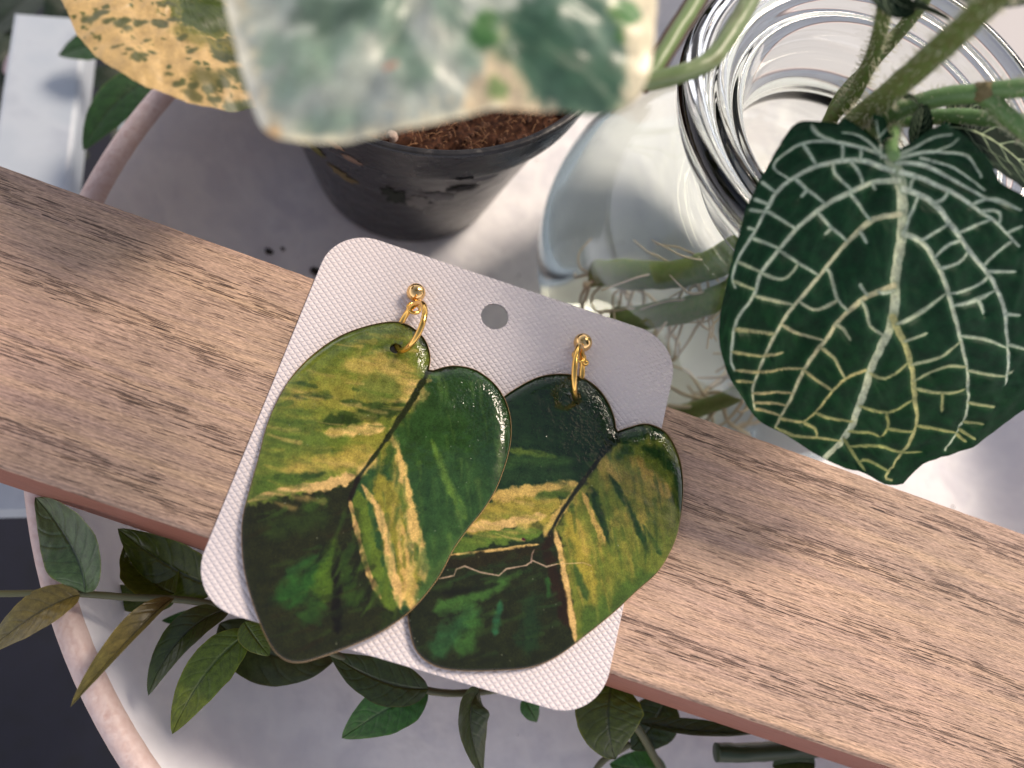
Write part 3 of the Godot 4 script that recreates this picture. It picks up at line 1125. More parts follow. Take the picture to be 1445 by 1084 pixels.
	charm("leaf_charm", two, Vector3(10,1.75,20), Vector3(1,0,0), [-7.1,-21.59,-3.53,-24.06,0.48,-25.14,3.78,-24.43,6.46,-22.51,8.35,-19.99,9.16,-18.07,9.97,-18.49,11.26,-19.47,13.94,-21.11,17.08,-20.98,19.35,-19.27,21.23,-16.49,22.56,-12.64,23.33,-7.47,23.23,-2.74,21.78,2.33,19.05,6.59,16.2,11.08,12.9,15.61,9.63,19.77,6.1,22.67,1.31,24.67,-4.52,26.49,-8.11,26.86,-11.12,25.81,-13.03,23.38,-14.4,20.22,-15.35,13.65,-15.1,4.72,-14.48,-3.62,-13.48,-11.26,-11,-16.57], [
	["p",[-12.43,-19.22,1.03,-27.68,11.6,-20.56,6.24,-8.66,4.23,-3.19,-14.06,11.04,-14.15,-6.13],0,0,[28,50,26],0.57,1],
	["p",[8.98,-16.42,22.55,-27.24,26.69,-8.64,21.86,6.22,11.39,18.18,3.85,1.58],0,0,[104,112,42],0.57,1],
	["p",[-18.96,12.71,-8.88,9.95,2.36,4.36,4.37,1.4,7.17,7.21,11.63,17.06,5.59,24.6,-9.87,29.39,-15.59,22.16],0,0,[34,38,17],0.57,1],
	["s",[-7.21,-8.17,-3.38,-9.14,0.58,-9.78],0.68,0.45,[96,116,44],0.23,0.95],
	["s",[-7.65,-5.79,-2.98,-7.77,3.46,-10.09],1.13,0.68,[56,84,38],0.68,0.8],
	["s",[-7.94,-3.01,-2.33,-5.6,4,-8.16],0.91,0.79,[42,66,34],0.57,0.8],
	["s",[-10.06,6.36,-5.78,2.04,3.16,-2.81],2.49,2.49,[150,136,56],0.57,1],
	["s",[-7.49,0.22,-2.61,-2.66,5.29,-6.76],1.13,0.74,[196,164,90],0.28,0.95],
	["s",[-8.18,3.45,-4.04,2.13,-1.08,0.53],0.51,0.4,[110,114,44],0.34,0.8],
	["s",[-0.98,-2.06,1.23,-3.43,4.28,-5.09],0.68,0.62,[74,94,36],0.28,0.95],
	["s",[-9.81,6.27,-4.23,3.34,1.66,0.04],0.85,0.62,[204,170,106],0.17,1],
	["s",[2.31,3.25,3.62,-1.22,5.38,-6.43],0.74,0.51,[196,164,92],0.23,0.95],
	["s",[-11.57,10.2,-5.61,6.18,1.61,2.81],1.08,1.13,[84,108,40],0.23,1],
	["s",[-11.31,10.99,-4.5,7.92,1.79,4.78],0.17,0.28,[202,168,102],0.08,1],
	["s",[-11.33,12.58,-3.71,8.65,2.14,5.56],1.13,0.79,[38,34,14],0.28,1],
	["s",[-10.62,19.51,-5.77,16.09,-1.19,11.36],1.25,0.79,[60,96,40],0.4,0.9],
	["s",[-8.57,25.51,-6.91,20.91,-4.24,17.44],1.93,1.13,[46,86,46],0.91,0.8],
	["s",[-4.72,24.29,-4.41,21.13,-4.58,18.08],1.25,1.02,[58,98,40],0.68,0.8],
	["s",[-10.44,16.83,-5.25,14.32,-2.47,12.6],0.51,0.34,[24,24,12],0.28,0.8],
	["s",[-0.81,19.99,-1.16,17.49,-1.46,14.95],0.68,0.4,[46,100,64],0.28,0.8],
	["s",[4.72,20.8,3.8,15.89,3.04,12.4],1.81,0.79,[32,54,28],0.91,0.8],
	["s",[5.48,12.14,4.66,9.15],0.45,0.45,[44,82,34],0.23,0.85],
	["s",[3.06,1.85,3.18,5.21,6.19,9.74,10.07,15.46],0.57,1.25,[38,27,13],0.34,1],
	["s",[3.58,1.67,6.21,6.42,8.86,11.58,11.43,17.13],0.45,0.45,[204,168,104],0.17,1],
	["s",[4.68,-1.59,8.67,3.35,12.47,10.94],1.25,1.02,[152,138,52],0.4,0.95],
	["s",[6.46,-1.05,9.75,4.11],0.45,0.45,[176,152,72],0.28,0.7],
	["s",[8.11,6.06,9.82,8.54,11.55,10.69],0.4,0.68,[52,76,32],0.23,0.9],
	["s",[7.97,-11.1,14.48,-9.17,20.02,-8.71],1.93,2.49,[150,136,58],0.79,0.9],
	["s",[7,-11.36,9.15,-11.22,12,-9.5],1.25,0.68,[186,156,78],0.4,0.9],
	["s",[12.58,-14.3,16.15,-12.19,20.94,-9.94],0.91,1.25,[184,150,72],0.45,0.9],
	["s",[12.07,-2.4,15.05,-4.6,18.32,-3.39],1.7,1.25,[158,142,64],0.57,0.8],
	["s",[7.04,-6.84,10.17,-2.91,13.15,1.26],0.91,0.57,[28,50,22],0.23,1],
	["s",[6.19,-5.64,8.83,-2.45,12.09,1.62],0.4,0.57,[196,162,88],0.17,0.95],
	["s",[9.79,-9.92,14.09,-6.04,19.18,0.08],0.45,0.62,[32,60,24],0.23,1],
	["s",[17.14,-3.86,19.26,-1.97,21.38,-0.09],0.28,0.45,[32,60,24],0.17,1],
	["s",[11.31,1.32,14.81,5.78],1.13,1.47,[110,116,42],0.79,0.7],
	["s",[9.61,-16.34,13.17,-19.22,17.15,-20.69],1.36,1.47,[28,56,26],0.57,1],
	["s",[13.9,-16.33,17.56,-16.41,21.2,-14,22.96,-8.54],0.74,1.47,[32,58,26],0.51,0.95],
	["s",[9.88,-13.01,12.21,-15.72],0.57,1.02,[44,70,30],0.4,0.9],
	["s",[12.51,1.48,17.34,2.12,21.88,-3.44],1.02,1.13,[92,106,40],0.68,0.7],
	["s",[12,15.37,15.87,9.83,21.1,3.12],2.26,1.7,[66,90,34],0.79,0.85],
	["s",[9.19,-16.81,6.24,-8.66,4,-1.94,2.92,2.76],0.4,0.17,[32,34,20],0.17,1],
	["s",[9.05,-18.02,9.06,-16.14,7.52,-12.78],1.13,0.45,[20,34,18],0.34,0.9],
	["s",[-11.42,14.76,-9.44,13.62,-9.4,12.58,-8.3,11.73,-5.76,11.86,-2.84,11.43,-2.04,10.07,0.77,8.58,1.59,7.53,3.92,7.75,5.35,6.82],0.1,0.1,[164,142,120],0.05,0.9],
	["s",[1.42,7.92,1.18,6.56,1.31,5.84],0.14,0.08,[150,124,110],0.07,0.7],
	["s",[5.35,6.82,7.93,5.84,9.37,5.25,10.76,5.29],0.07,0.06,[190,164,110],0.06,0.7],
	["s",[-0.93,4.81,-0.7,4.84],0.14,0.14,[70,10,40],0.06,1]], Vector2(0.78,-21.01), Color8(34, 46, 22), [[[-9.93,-16.97,1.69,-25.27,8.53,-18.15,4.39,-6.8,-5.69,-3.22], [-1,0.1], [[34, 60, 30], [22, 42, 22], [48, 74, 36], [40, 64, 32]], 60, 5], [[5.54,-6.91,2.91,1.33,-9.08,9.36,-9.2,3.8], [-1,0.18], [[214, 178, 108], [162, 150, 64], [110, 116, 46], [170, 150, 72]], 50, 5], [[1.99,5.05,-11.74,11.36,-12.71,21.23,-10.65,27.16,1.09,23.98,7.61,14.66,3.69,5.03], [-0.8,0.5], [[44, 72, 34], [26, 28, 14], [60, 92, 38], [38, 44, 20]], 70, 5], [[9.13,-15.85,15.3,-20.65,21.47,-12.86,21.88,-3.44,13.77,10.51,11.23,15.61,3.99,2.1], [0.45,0.9], [[162, 150, 64], [120, 122, 46], [84, 104, 38], [168, 144, 66], [60, 84, 34]], 110, 6], [[6.55,-7.56,13.49,-13.08,21.29,-0.92,15.07,6.8], [0.42,0.9], [[40, 66, 26], [70, 92, 36], [150, 136, 58]], 40, 5]], 6)
	jewel(two, Vector3(9.25,2.1,-10.83), 1.62, Vector3(9.28,2.2,-8.06), Vector3(10.67,2,-7.43))
	commit("jump_ring", ring(Vector3(9.6,4.6,-4.07), Vector3(-0.2788,0.3416,-0.8976), Vector3(-0.2703,0.8689,0.4146), 4.55, 0.5), M.gold, two)


func jewel(parent: Node3D, c: Vector3, r: float, loop: Vector3, bead: Vector3) -> void:
	commit("ball_stud", ball(c, Vector3.ONE * r, 24), M.gold_ball, parent)
	commit("stud_post", tube(PackedVector3Array([c + Vector3(0, -1.2, 0), c + Vector3(0, -6, 0), c + Vector3(0, -9.5, 0)]), 0.4, 0.4, 12), M.gold, parent)
	commit("stud_loop", ring(loop, Vector3(0.95, 0.1, 0.3).normalized(), Vector3(-0.25, 0.35, 0.9).normalized(), 1.05, 0.3, 36, 10), M.gold, parent)
	if bead != Vector3.ZERO:
		commit("ring_bead", ball(bead, Vector3.ONE * 0.62, 12), M.gold, parent)


const POT := Vector3(-38.6, 0, -68.3)


func pothos() -> void:
	var p := thing("potted_pothos", "black plastic nursery pot of brown soil with large cream and green variegated leaves", "potted plant", POT + Vector3(0, -51.9, 0))
	var prof := rounded(PackedVector2Array([Vector2(0.01, -51.9), Vector2(19, -51.9), Vector2(22.2, -51.6), Vector2(23.4, -50), Vector2(26.5, -36), Vector2(30.5, -19), Vector2(34.4, -5.4), Vector2(35.0, -4.2), Vector2(35.9, -3.8), Vector2(37.6, 5.6), Vector2(38.0, 6.6), Vector2(37.2, 7.0), Vector2(36.3, 6.2), Vector2(35.2, 0), Vector2(33.6, -6), Vector2(30.5, -18)]), 5)
	var m := triplanar(mat(Color(1, 1, 1), 0.36), 60.0)
	m.albedo_texture = noise_tex(512, 0.012, [Color8(24, 24, 27), Color8(32, 32, 35), Color8(46, 44, 44), Color8(28, 28, 31)], 51, 5)
	m.roughness_texture = noise_tex(256, 0.02, [Color(0.7, 0.7, 0.7), Color(1, 1, 1), Color(0.5, 0.5, 0.5)], 52)
	m.roughness = 0.3
	relief_of(m, noise_tex(256, 0.03, [], 53), 0.2)
	var s := lathe(POT, prof, 120)
	s.outward()
	var pot := commit("pot", s, m, p)
	# soil smears on the wall, with reflections painted in as coloured patches
	var smears_reflections := [[2.02, -13.0, 5.2, 1.5, Color(0.15, 0.145, 0.035)], [1.78, -19.0, 3.4, 1.3, Color(0.2, 0.16, 0.07)], [2.25, -9.5, 2.8, 1.2, Color(0.1, 0.1, 0.02)], [1.40, -20.0, 2.6, 2.2, Color(0.02, 0.03, 0.02)], [1.22, -21.5, 2.4, 2.0, Color(0.25, 0.25, 0.24)], [1.10, -18.0, 3.2, 1.4, Color(0.22, 0.22, 0.22)], [0.98, -13.5, 3.0, 1.1, Color(0.03, 0.03, 0.03)], [1.72, 0.6, 1.5, 0.8, Color(0.24, 0.15, 0.09)], [1.62, -2.9, 1.8, 0.6, Color(0.2, 0.13, 0.09)], [1.0, -4.6, 3.0, 0.7, Color(0.02, 0.02, 0.02)], [0.86, -9.0, 2.6, 1.0, Color(0.2, 0.2, 0.2)]]
	for d in smears_reflections:
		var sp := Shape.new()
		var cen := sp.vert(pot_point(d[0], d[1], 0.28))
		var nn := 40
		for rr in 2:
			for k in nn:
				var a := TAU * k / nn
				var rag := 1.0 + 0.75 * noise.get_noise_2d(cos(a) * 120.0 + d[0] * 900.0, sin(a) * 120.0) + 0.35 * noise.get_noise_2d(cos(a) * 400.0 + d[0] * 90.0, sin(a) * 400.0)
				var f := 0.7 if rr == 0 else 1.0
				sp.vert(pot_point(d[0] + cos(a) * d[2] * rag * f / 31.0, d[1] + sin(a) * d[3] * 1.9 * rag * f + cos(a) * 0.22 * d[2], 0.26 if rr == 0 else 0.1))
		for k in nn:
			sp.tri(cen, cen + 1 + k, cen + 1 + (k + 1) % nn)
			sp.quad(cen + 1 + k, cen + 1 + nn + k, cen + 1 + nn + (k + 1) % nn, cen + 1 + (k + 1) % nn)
		commit("smear_reflection", sp, mat(d[4], 0.75), pot)
	# soil
	var so := Shape.new()
	var nr := 46
	var ns := 150
	for i in nr + 1:
		var r := 35.4 * i / nr
		for k in ns:
			var a := TAU * k / ns
			var x := POT.x + r * cos(a)
			var z := POT.z + r * sin(a)
			var hgt := 1.0 * noise.get_noise_2d(x * 22.0, z * 22.0) * 2.0 + 1.1 * noise.get_noise_2d(x * 70.0, z * 70.0) + 0.7 * noise.get_noise_2d(x * 190.0, z * 190.0)
			so.vert(Vector3(x, -1.4 + hgt * 1.1 - 1.2 * smoothstep(30.0, 35.4, r), z), Vector2(x, z))
	so.rows(0, nr + 1, ns, true)
	so.up()
	var sm := triplanar(mat(Color(1, 1, 1), 0.95), 14.0)
	sm.albedo_texture = noise_tex(256, 0.06, [Color8(26, 13, 8), Color8(60, 33, 20), Color8(96, 58, 36), Color8(44, 24, 15)], 61, 5)
	var soil := commit("potting_soil", so, sm, p)
	var fib := Shape.new()
	var lump := Shape.new()
	for k in 900:
		var a := rng.randf_range(0.1, PI - 0.1)
		var r := 35.0 * sqrt(rng.randf_range(0.15, 0.95))
		var c := POT + Vector3(r * cos(a), -1.2 + rng.randf_range(0.0, 1.8), r * sin(a))
		if k % 3 == 0:
			var q := rng.randf_range(0.25, 0.8)
			var st := lump.v.size()
			for i in 6:
				lump.vert(c + Vector3([q, -q, 0, 0, 0, 0][i] * rng.randf_range(0.6, 1.2), [0, 0, q, -q, 0, 0][i] * 0.7, [0, 0, 0, 0, q, -q][i] * rng.randf_range(0.6, 1.2)))
			for f in [[0, 2, 4], [4, 2, 1], [1, 2, 5], [5, 2, 0], [4, 3, 0], [1, 3, 4], [5, 3, 1], [0, 3, 5]]:
				lump.tri(st + f[0], st + f[1], st + f[2])
			continue
		var d := Vector3(rng.randf_range(-1, 1), rng.randf_range(-0.15, 0.5), rng.randf_range(-1, 1)) * rng.randf_range(0.8, 2.6)
		tube(PackedVector3Array([c - d * 0.5, c + Vector3(0, 0.3, 0), c + d * 0.5]), rng.randf_range(0.07, 0.16), 0.06, 4, 0.0, fib)
	var f1 := commit("coir_fibre", fib, mat(Color(0.30, 0.15, 0.07), 0.9), soil)
	f1.set_meta("kind", "stuff")
	var f2 := commit("bark_chips", lump, mat(Color(0.16, 0.075, 0.04), 0.9), soil, true)
	f2.set_meta("kind", "stuff")
	for q in [[Vector3(-3.5, 0.6, 31.0), 1.9], [Vector3(-6.4, 0.3, 31.6), 1.2], [Vector3(3.6, 0.5, 30.6), 1.1], [Vector3(-1.2, 0.4, 29.2), 0.9]]:
		var b := ball(POT + q[0], Vector3.ONE * q[1], 14)
		for i in b.v.size():
			var e: Vector3 = b.v[i] - POT - q[0]
			b.v[i] += e * 0.5 * noise.get_noise_3d(b.v[i].x * 60.0, b.v[i].y * 60.0, b.v[i].z * 60.0)
		commit("perlite", b, mat(Color(0.50, 0.38, 0.32), 0.9), soil)
	# the big leaf nearest the eye
	var lo := Vector2(-34, -34)
	var pa := Paint.new(lo, -lo, 11.0, Color8(222, 212, 178), noise)
	pa.list([
	["p",[-24.77,-5.74,-8.82,-22.46,11.15,-19.77,18.67,-4.32,13.01,-1.54,15.95,5.08,11.08,11,8.64,15.47,-2.87,22.46,-6.58,23.32,-14.45,15.93],0,0,[164,174,164],2,0.9],
	["s",[-5.62,-15.51,-4.31,0.51,-2.16,19.34],2.2,1,[176,186,168],1.2,0.8],
	["s",[-5.62,-15.51,3.73,-3.49,10.93,10.68],1.8,1,[176,186,168],1,0.7],
	["s",[-10.29,16.26,-6.09,14.21,-3.68,8.27],1.6,2,[120,144,124],1,0.8],
	["s",[-7.56,18.84,-5.62,16.73,-4.28,13.33],1.6,1.2,[120,144,124],1,0.8],
	["s",[-1.85,7.38,0.58,10.96,3.9,13.29],1.6,1.4,[104,130,110],1,0.8],
	["s",[-3.51,21.15,-0.05,19.1],1.2,1,[120,144,124],1,0.7],
	["s",[2.44,5.27,6.08,8.28,8.2,9.63],1.4,1,[120,144,124],1,0.8],
	["s",[-8.54,10.66,-5.65,10.44,-4.14,8.9],2,1.4,[70,92,74],1,0.8],
	["s",[-9.82,3.25,-10.07,9.02],2,2,[120,144,124],1.5,0.8],
	["s",[-7.44,-6.17,-0.62,1.93],2,2.5,[104,130,110],1.5,0.8],
	["p",[8.99,8.06,10.69,6.84,12.81,8.19,15.83,9.89,21.09,8.15,8.87,15.98,8.75,14.09],0,0,[214,196,160],0.6,1],
	["s",[9.75,8.09,9.61,5.77,8.96,3.68],0.7,0.25,[200,190,150],0.4,0.9],
	["p",[8.96,3.68,12.41,-2.87,17.36,-2.05,20.29,-0.25,22.19,4.44,21.92,6.95,17.83,9.32,14.98,9.67,11.9,7.84],0,0,[72,102,82],0.7,1],
	["s",[11.95,5.43,14.74,4.07,19.31,5.84],3,3,[58,90,68],1.6,0.8],
	["p",[11.1,1.02,15.18,-1.79,20.25,0.18,21.1,1.61,16.9,3.81],0,0,[104,130,114],1,0.55],
	["s",[11.08,11,10.81,10.74],1,0.8,[110,140,80],0.4,0.8],
	["s",[7.81,6.8,7.4,5.24],1.3,1,[60,104,50],0.5,0.9],
	["s",[19.11,-2.26,20,-3.02],1.1,0.8,[66,118,58],0.3,1],
	["s",[18.28,-1.69,19.38,-0.93],0.5,0.5,[90,130,70],0.3,0.9],
	["s",[19.73,-0.13,20.1,0.01],0.6,0.5,[74,120,60],0.3,0.9],
	["s",[0.93,13.63,1.36,13.27],0.4,0.25,[184,108,80],0.3,0.9],
	["s",[5.47,8.58,2.12,7.83,-0.63,5.17],0.8,1,[186,190,176],0.8,0.7],
	["s",[-7.47,24.2,-11.45,19.95,-14.81,16.1,-18.08,12.17],0.6,0.6,[230,228,206],0.4,1],
	["s",[-7.4,24.33,-3.95,23.29,-0.18,21.94,4.4,19.13,8.67,15.53,11.87,12.74],0.8,0.6,[228,222,190],0.4,1],
	["s",[-7.34,24.61,-7.05,23.7],1.2,0.8,[226,186,130],0.5,0.9]])
	var rr := RandomNumberGenerator.new()
	rr.seed = 3
	pa.grain(0.03, 0.14, rr)
	var m1 := mat(Color(1, 1, 1), 0.34)
	m1.albedo_texture = pa.texture()
	m1.backlight_enabled = true
	m1.backlight = Color(0.3, 0.3, 0.3)
	relief_of(m1, noise_tex(256, 0.02, [], 71), 0.0)
	m1.heightmap_enabled = false
	var dome := func(g: Vector2, f: float) -> float: return 1.6 * sin(g.x * 0.16 + 0.6) * f + 1.1 * noise.get_noise_2d(g.x * 12.0, g.y * 12.0) - 0.9 * exp(-pow(g.x * 0.8, 2.0)) - 2.0 * pow(f, 4.0)
	commit("leaf_blade", broad_leaf(Vector3(-25.17,69.95,-12.92), Vector3(0.9948,0.0199,0.0995), Vector3(-0.0903,-0.2725,0.9579), [20.29,20.02,19.76,18.86,17.84,16.81,16.82,17.3,17.78,18.25,18.73,19.21,19.47,19.69,19.92,20.15,20.37,20.6,20.76,20.91,21.05,21.2,21.34,21.49,21.61,21.7,21.79,21.88,21.97,22.01,21.99,21.97,21.95,21.92,21.94,21.97,21.99,22.15,22.51,22.88,23.25,23.86,24.65,25.12,24.97,23.85,22.99,22.13,21.33,20.68,20.04,19.39,18.9,18.5,18.09,17.69,17.35,17.25,17.16,17.07,17.21,17.67,18.14,18.61,19.12,20.34,21.55,22.79,24.12,24.36,24.35,23.96,23.57,23.24,22.92,22.59,22.49,22.38,22.27,22.16,22.04,21.91,21.77,21.64,21.51,21.37,21.28,21.26,21.24,21.22,21.2,21.18,21.16,21.08,20.81,20.55], dome, pa, 26, 2), m1, p)
	# the spotted leaf behind it
	var lo2 := Vector2(-34, -30)
	var pb := Paint.new(lo2, -lo2, 11.0, Color8(190, 160, 106), noise)
	pb.list([
	["s",[-2.18,-2.14,5.77,2.77,8.74,2.03],6,5,[86,92,30],0.8,0.95],
	["p",[-1.45,-0.7,3.06,-5.21,8.78,4,7.63,6.63,3.99,8.41],0,0,[60,74,26],0.5,1],
	["p",[7.53,8.66,9.61,6.21,11.86,5.16,14.29,9.71,12.08,10.31,10.57,11.63],0,0,[58,66,30],0.4,1],
	["s",[4.1,9.27,7.05,9.86,12.11,6.88],1.2,1.4,[120,112,50],0.8,0.8],
	["s",[10.07,16.03,12.42,14.4,13.21,11.56],1.2,0.9,[96,92,44],0.6,0.9],
	["s",[14.58,12.21,15.96,12.87],1.6,1.4,[66,74,34],0.5,0.9],
	["s",[15.64,17.87,17.49,16.2],0.9,1,[60,72,34],0.4,0.95],
	["s",[10.08,19.16,11.65,19.24],0.7,0.8,[86,84,40],0.4,0.9],
	["s",[-7.48,13.33,-6.82,12.75],1,0.7,[74,78,38],0.25,0.92],
	["s",[-6.71,11.82,-5.96,11.35],0.7,0.49,[74,78,38],0.25,0.92],
	["s",[-3.17,11.94,-2.72,11.2],0.6,0.42,[74,78,38],0.25,0.92],
	["s",[-3.5,12.64,-3.04,11.64],0.8,0.56,[74,78,38],0.25,0.92],
	["s",[-2.28,12.84,-1.93,12.44],0.7,0.49,[74,78,38],0.25,0.92],
	["s",[-1.31,10.79,-0.83,9.99],0.7,0.49,[74,78,38],0.25,0.92],
	["s",[0.65,9.35,1.5,9.12],0.9,0.63,[74,78,38],0.25,0.92],
	["s",[1.07,13.35,1.46,13.11],0.35,0.24,[74,78,38],0.25,0.92],
	["s",[1.88,17.03,2.12,16.7],0.9,0.63,[74,78,38],0.25,0.92],
	["s",[2.68,15.05,3.16,15.13],0.4,0.28,[74,78,38],0.25,0.92],
	["s",[-0.71,6.08,-0.05,5.99],0.6,0.42,[74,78,38],0.25,0.92],
	["s",[1.96,7.55,2.74,7.25],0.6,0.42,[74,78,38],0.25,0.92],
	["s",[4.76,10.58,4.96,9.92],0.6,0.42,[74,78,38],0.25,0.92],
	["s",[6.93,12.4,7.36,11.65],0.5,0.35,[74,78,38],0.25,0.92],
	["s",[8.27,18.6,8.84,18.03],0.5,0.35,[74,78,38],0.25,0.92],
	["s",[6.28,17.49,6.95,17.38],0.25,0.17,[74,78,38],0.25,0.92],
	["s",[-4.79,13.08,-4.47,12.34],0.5,0.35,[74,78,38],0.25,0.92],
	["s",[-1.68,16.94,-1.33,16.67],0.3,0.21,[74,78,38],0.25,0.92],
	["s",[0.2,16.71,0.74,16.38],0.25,0.17,[74,78,38],0.25,0.92],
	["s",[1.55,9.87,2.07,9.57],0.5,0.35,[74,78,38],0.25,0.92],
	["s",[0.37,5.05,0.88,4.71],0.5,0.35,[74,78,38],0.25,0.92],
	["s",[11.72,17.28,12.24,16.51],0.8,0.56,[74,78,38],0.25,0.92],
	["s",[9.96,17.88,10.41,17.51],0.6,0.42,[74,78,38],0.25,0.92],
	["s",[13.36,18.53,13.87,17.85],0.8,0.56,[74,78,38],0.25,0.92],
	["s",[13.06,15.29,13.65,14.92],0.7,0.49,[74,78,38],0.25,0.92]])
	for k in 520:
		var q := Vector2(rr.randf_range(-30, 20), rr.randf_range(-20, 18))
		pb.stroke(PackedVector2Array([q, q + Vector2(rr.randf_range(-0.6, 0.6), rr.randf_range(-0.3, 0.3))]), rr.randf_range(0.14, 0.5) * rr.randf_range(0.5, 1.0), 0.08, Color8(74, 80, 34), 0.12, 0.85, 0.7)
	pb.grain(0.04, 0.12, rr)
	var m2 := mat(Color(1, 1, 1), 0.45)
	m2.albedo_texture = pb.texture()
	m2.backlight_enabled = true
	m2.backlight = Color(0.35, 0.35, 0.35)
	var dome2 := func(g: Vector2, f: float) -> float: return 1.2 * sin(g.x * 0.12) * f + 0.9 * noise.get_noise_2d(g.x * 14.0 + 300.0, g.y * 14.0) - 1.6 * pow(f, 3.0)
	commit("leaf_blade", broad_leaf(Vector3(-66.82,26.95,-31.58), Vector3(0.9917,-0.119,0.0496), Vector3(-0.0191,0.2449,0.9694), [31.03,31.02,30.79,30.57,30.34,30.11,29.89,29.66,29.29,28.65,28.01,27.37,26.73,26.09,25.45,24.81,24.2,23.85,23.49,23.14,22.78,22.43,22.07,21.72,21.37,20.84,20.25,19.67,19.09,18.51,17.92,17.34,16.78,16.79,16.79,16.79,16.79,16.8,16.8,16.95,17.24,17.53,17.82,18.11,18.47,18.9,19.32,19.75,20.17,20.56,20.94,21.32,21.72,22.16,22.6,23.06,23.57,24.02,24.21,24.39,24.35,24.26,24.05,23.83,23.6,23.37,23.14,22.94,22.74,22.55,22.35,22.16,21.96,21.77,21.57,21.38,21.18,21.16,21.52,21.88,22.24,22.6,22.96,23.32,23.68,24.04,24.4,24.75,25.11,25.83,26.57,27.32,28.06,28.8,29.54,30.29], dome2, pb), m2, p)
	# stalks that carry both leaves, out of the soil
	var st1: Vector3 = Vector3(-25.17,69.95,-12.92)
	var st2: Vector3 = Vector3(-66.82,26.95,-31.58)
	commit("leaf_stalk", tube(spline([POT + Vector3(-2, -4, -6), POT + Vector3(0, 22, -22), POT + Vector3(6, 55, -10), st1 + Vector3(1, -0.8, -1)], 10), 1.5, 1.2, 12), M.green_stem, p)
	commit("leaf_stalk", tube(spline([POT + Vector3(-8, -4, -8), POT + Vector3(-12, 18, -14), st2 + Vector3(6, -0.2, -8), st2 + Vector3(0, -0.6, 0)], 10), 1.3, 1.0, 12), M.green_stem, p)
	# the bare cut vine that hangs over the lip of the vase
	var vm := mat(Color(1, 1, 1), 0.38)
	vm.albedo_texture = noise_tex(256, 0.02, [Color8(92, 112, 68), Color8(112, 132, 84), Color8(126, 140, 98), Color8(98, 104, 62)], 73)
	var v1: Array = [Vector3(0.47,47.12,-26.8), Vector3(2.45,47.73,-27.96), Vector3(5.2,48.6,-29.62), Vector3(8.06,49.06,-32.95), Vector3(9.71,49.27,-38.54), Vector3(11.12,48.95,-45.54), Vector3(12.35,48.53,-55.02), Vector3(10.36,44.61,-72.45), Vector3(-4.56,33.27,-95.25)]
	v1.append(POT + Vector3(20, 30, -30))
	v1.append(POT + Vector3(8, -4, -10))
	commit("vine_stem", tube(spline(v1, 10), 1.15, 1.5, 18, 0.12), vm, p)
	var v2: Array = [Vector3(1.09,47.43,-27.45), Vector3(1.79,47.91,-31.2), Vector3(2.97,48.14,-36.93), Vector3(4.53,48.12,-44.66), Vector3(5.27,47.15,-52.85), Vector3(2.74,41.26,-70.85), Vector3(-9.87,30.28,-88.75)]
	v2.append(POT + Vector3(14, 26, -28))
	v2.append(POT + Vector3(4, -4, -12))
	var v2m := mat(Color(0.17, 0.25, 0.09), 0.4)
	var main := commit("vine_stem", tube(spline(v2, 10), 1.0, 1.4, 18, 0.08), v2m, p)
	var v2s := spline(v2, 10)
	for side in [-1.0, 1.0]:
		var ridge := PackedVector3Array()
		for i in 46:
			var t := (v2s[i + 1] - v2s[maxi(i - 1, 0)]).normalized()
			var sd := t.cross(Vector3(-0.05, 0.85, 0.5)).normalized()
			ridge.append(v2s[i] + sd * side * 1.12)
		commit("brown_ridge", tube(ridge, 0.34, 0.42, 8, 0.3), mat(Color(0.05, 0.022, 0.014), 0.6), main)
	commit("vine_tip", tube(spline([Vector3(0.74,47.36,-27.34), Vector3(1.11,47.1,-26.64), Vector3(1.47,46.84,-25.93)], 6), 0.75, 0.35, 10, 0.5), mat(Color(0.09, 0.04, 0.02), 0.7), p)


func pot_point(a: float, y: float, proud: float) -> Vector3:
	var wall := [Vector2(23.4, -50), Vector2(26.5, -36), Vector2(30.5, -19), Vector2(34.4, -5.4), Vector2(35.9, -3.8), Vector2(37.6, 5.6)]
	var r := 38.0
	for i in 5:
		if y >= wall[i].y and y < wall[i + 1].y:
			r = lerpf(wall[i].x, wall[i + 1].x, (y - wall[i].y) / (wall[i + 1].y - wall[i].y))
	r += proud
	return POT + Vector3(r * cos(a), y, r * sin(a))


const VASE := Vector3(40.6, 0, -51.6)


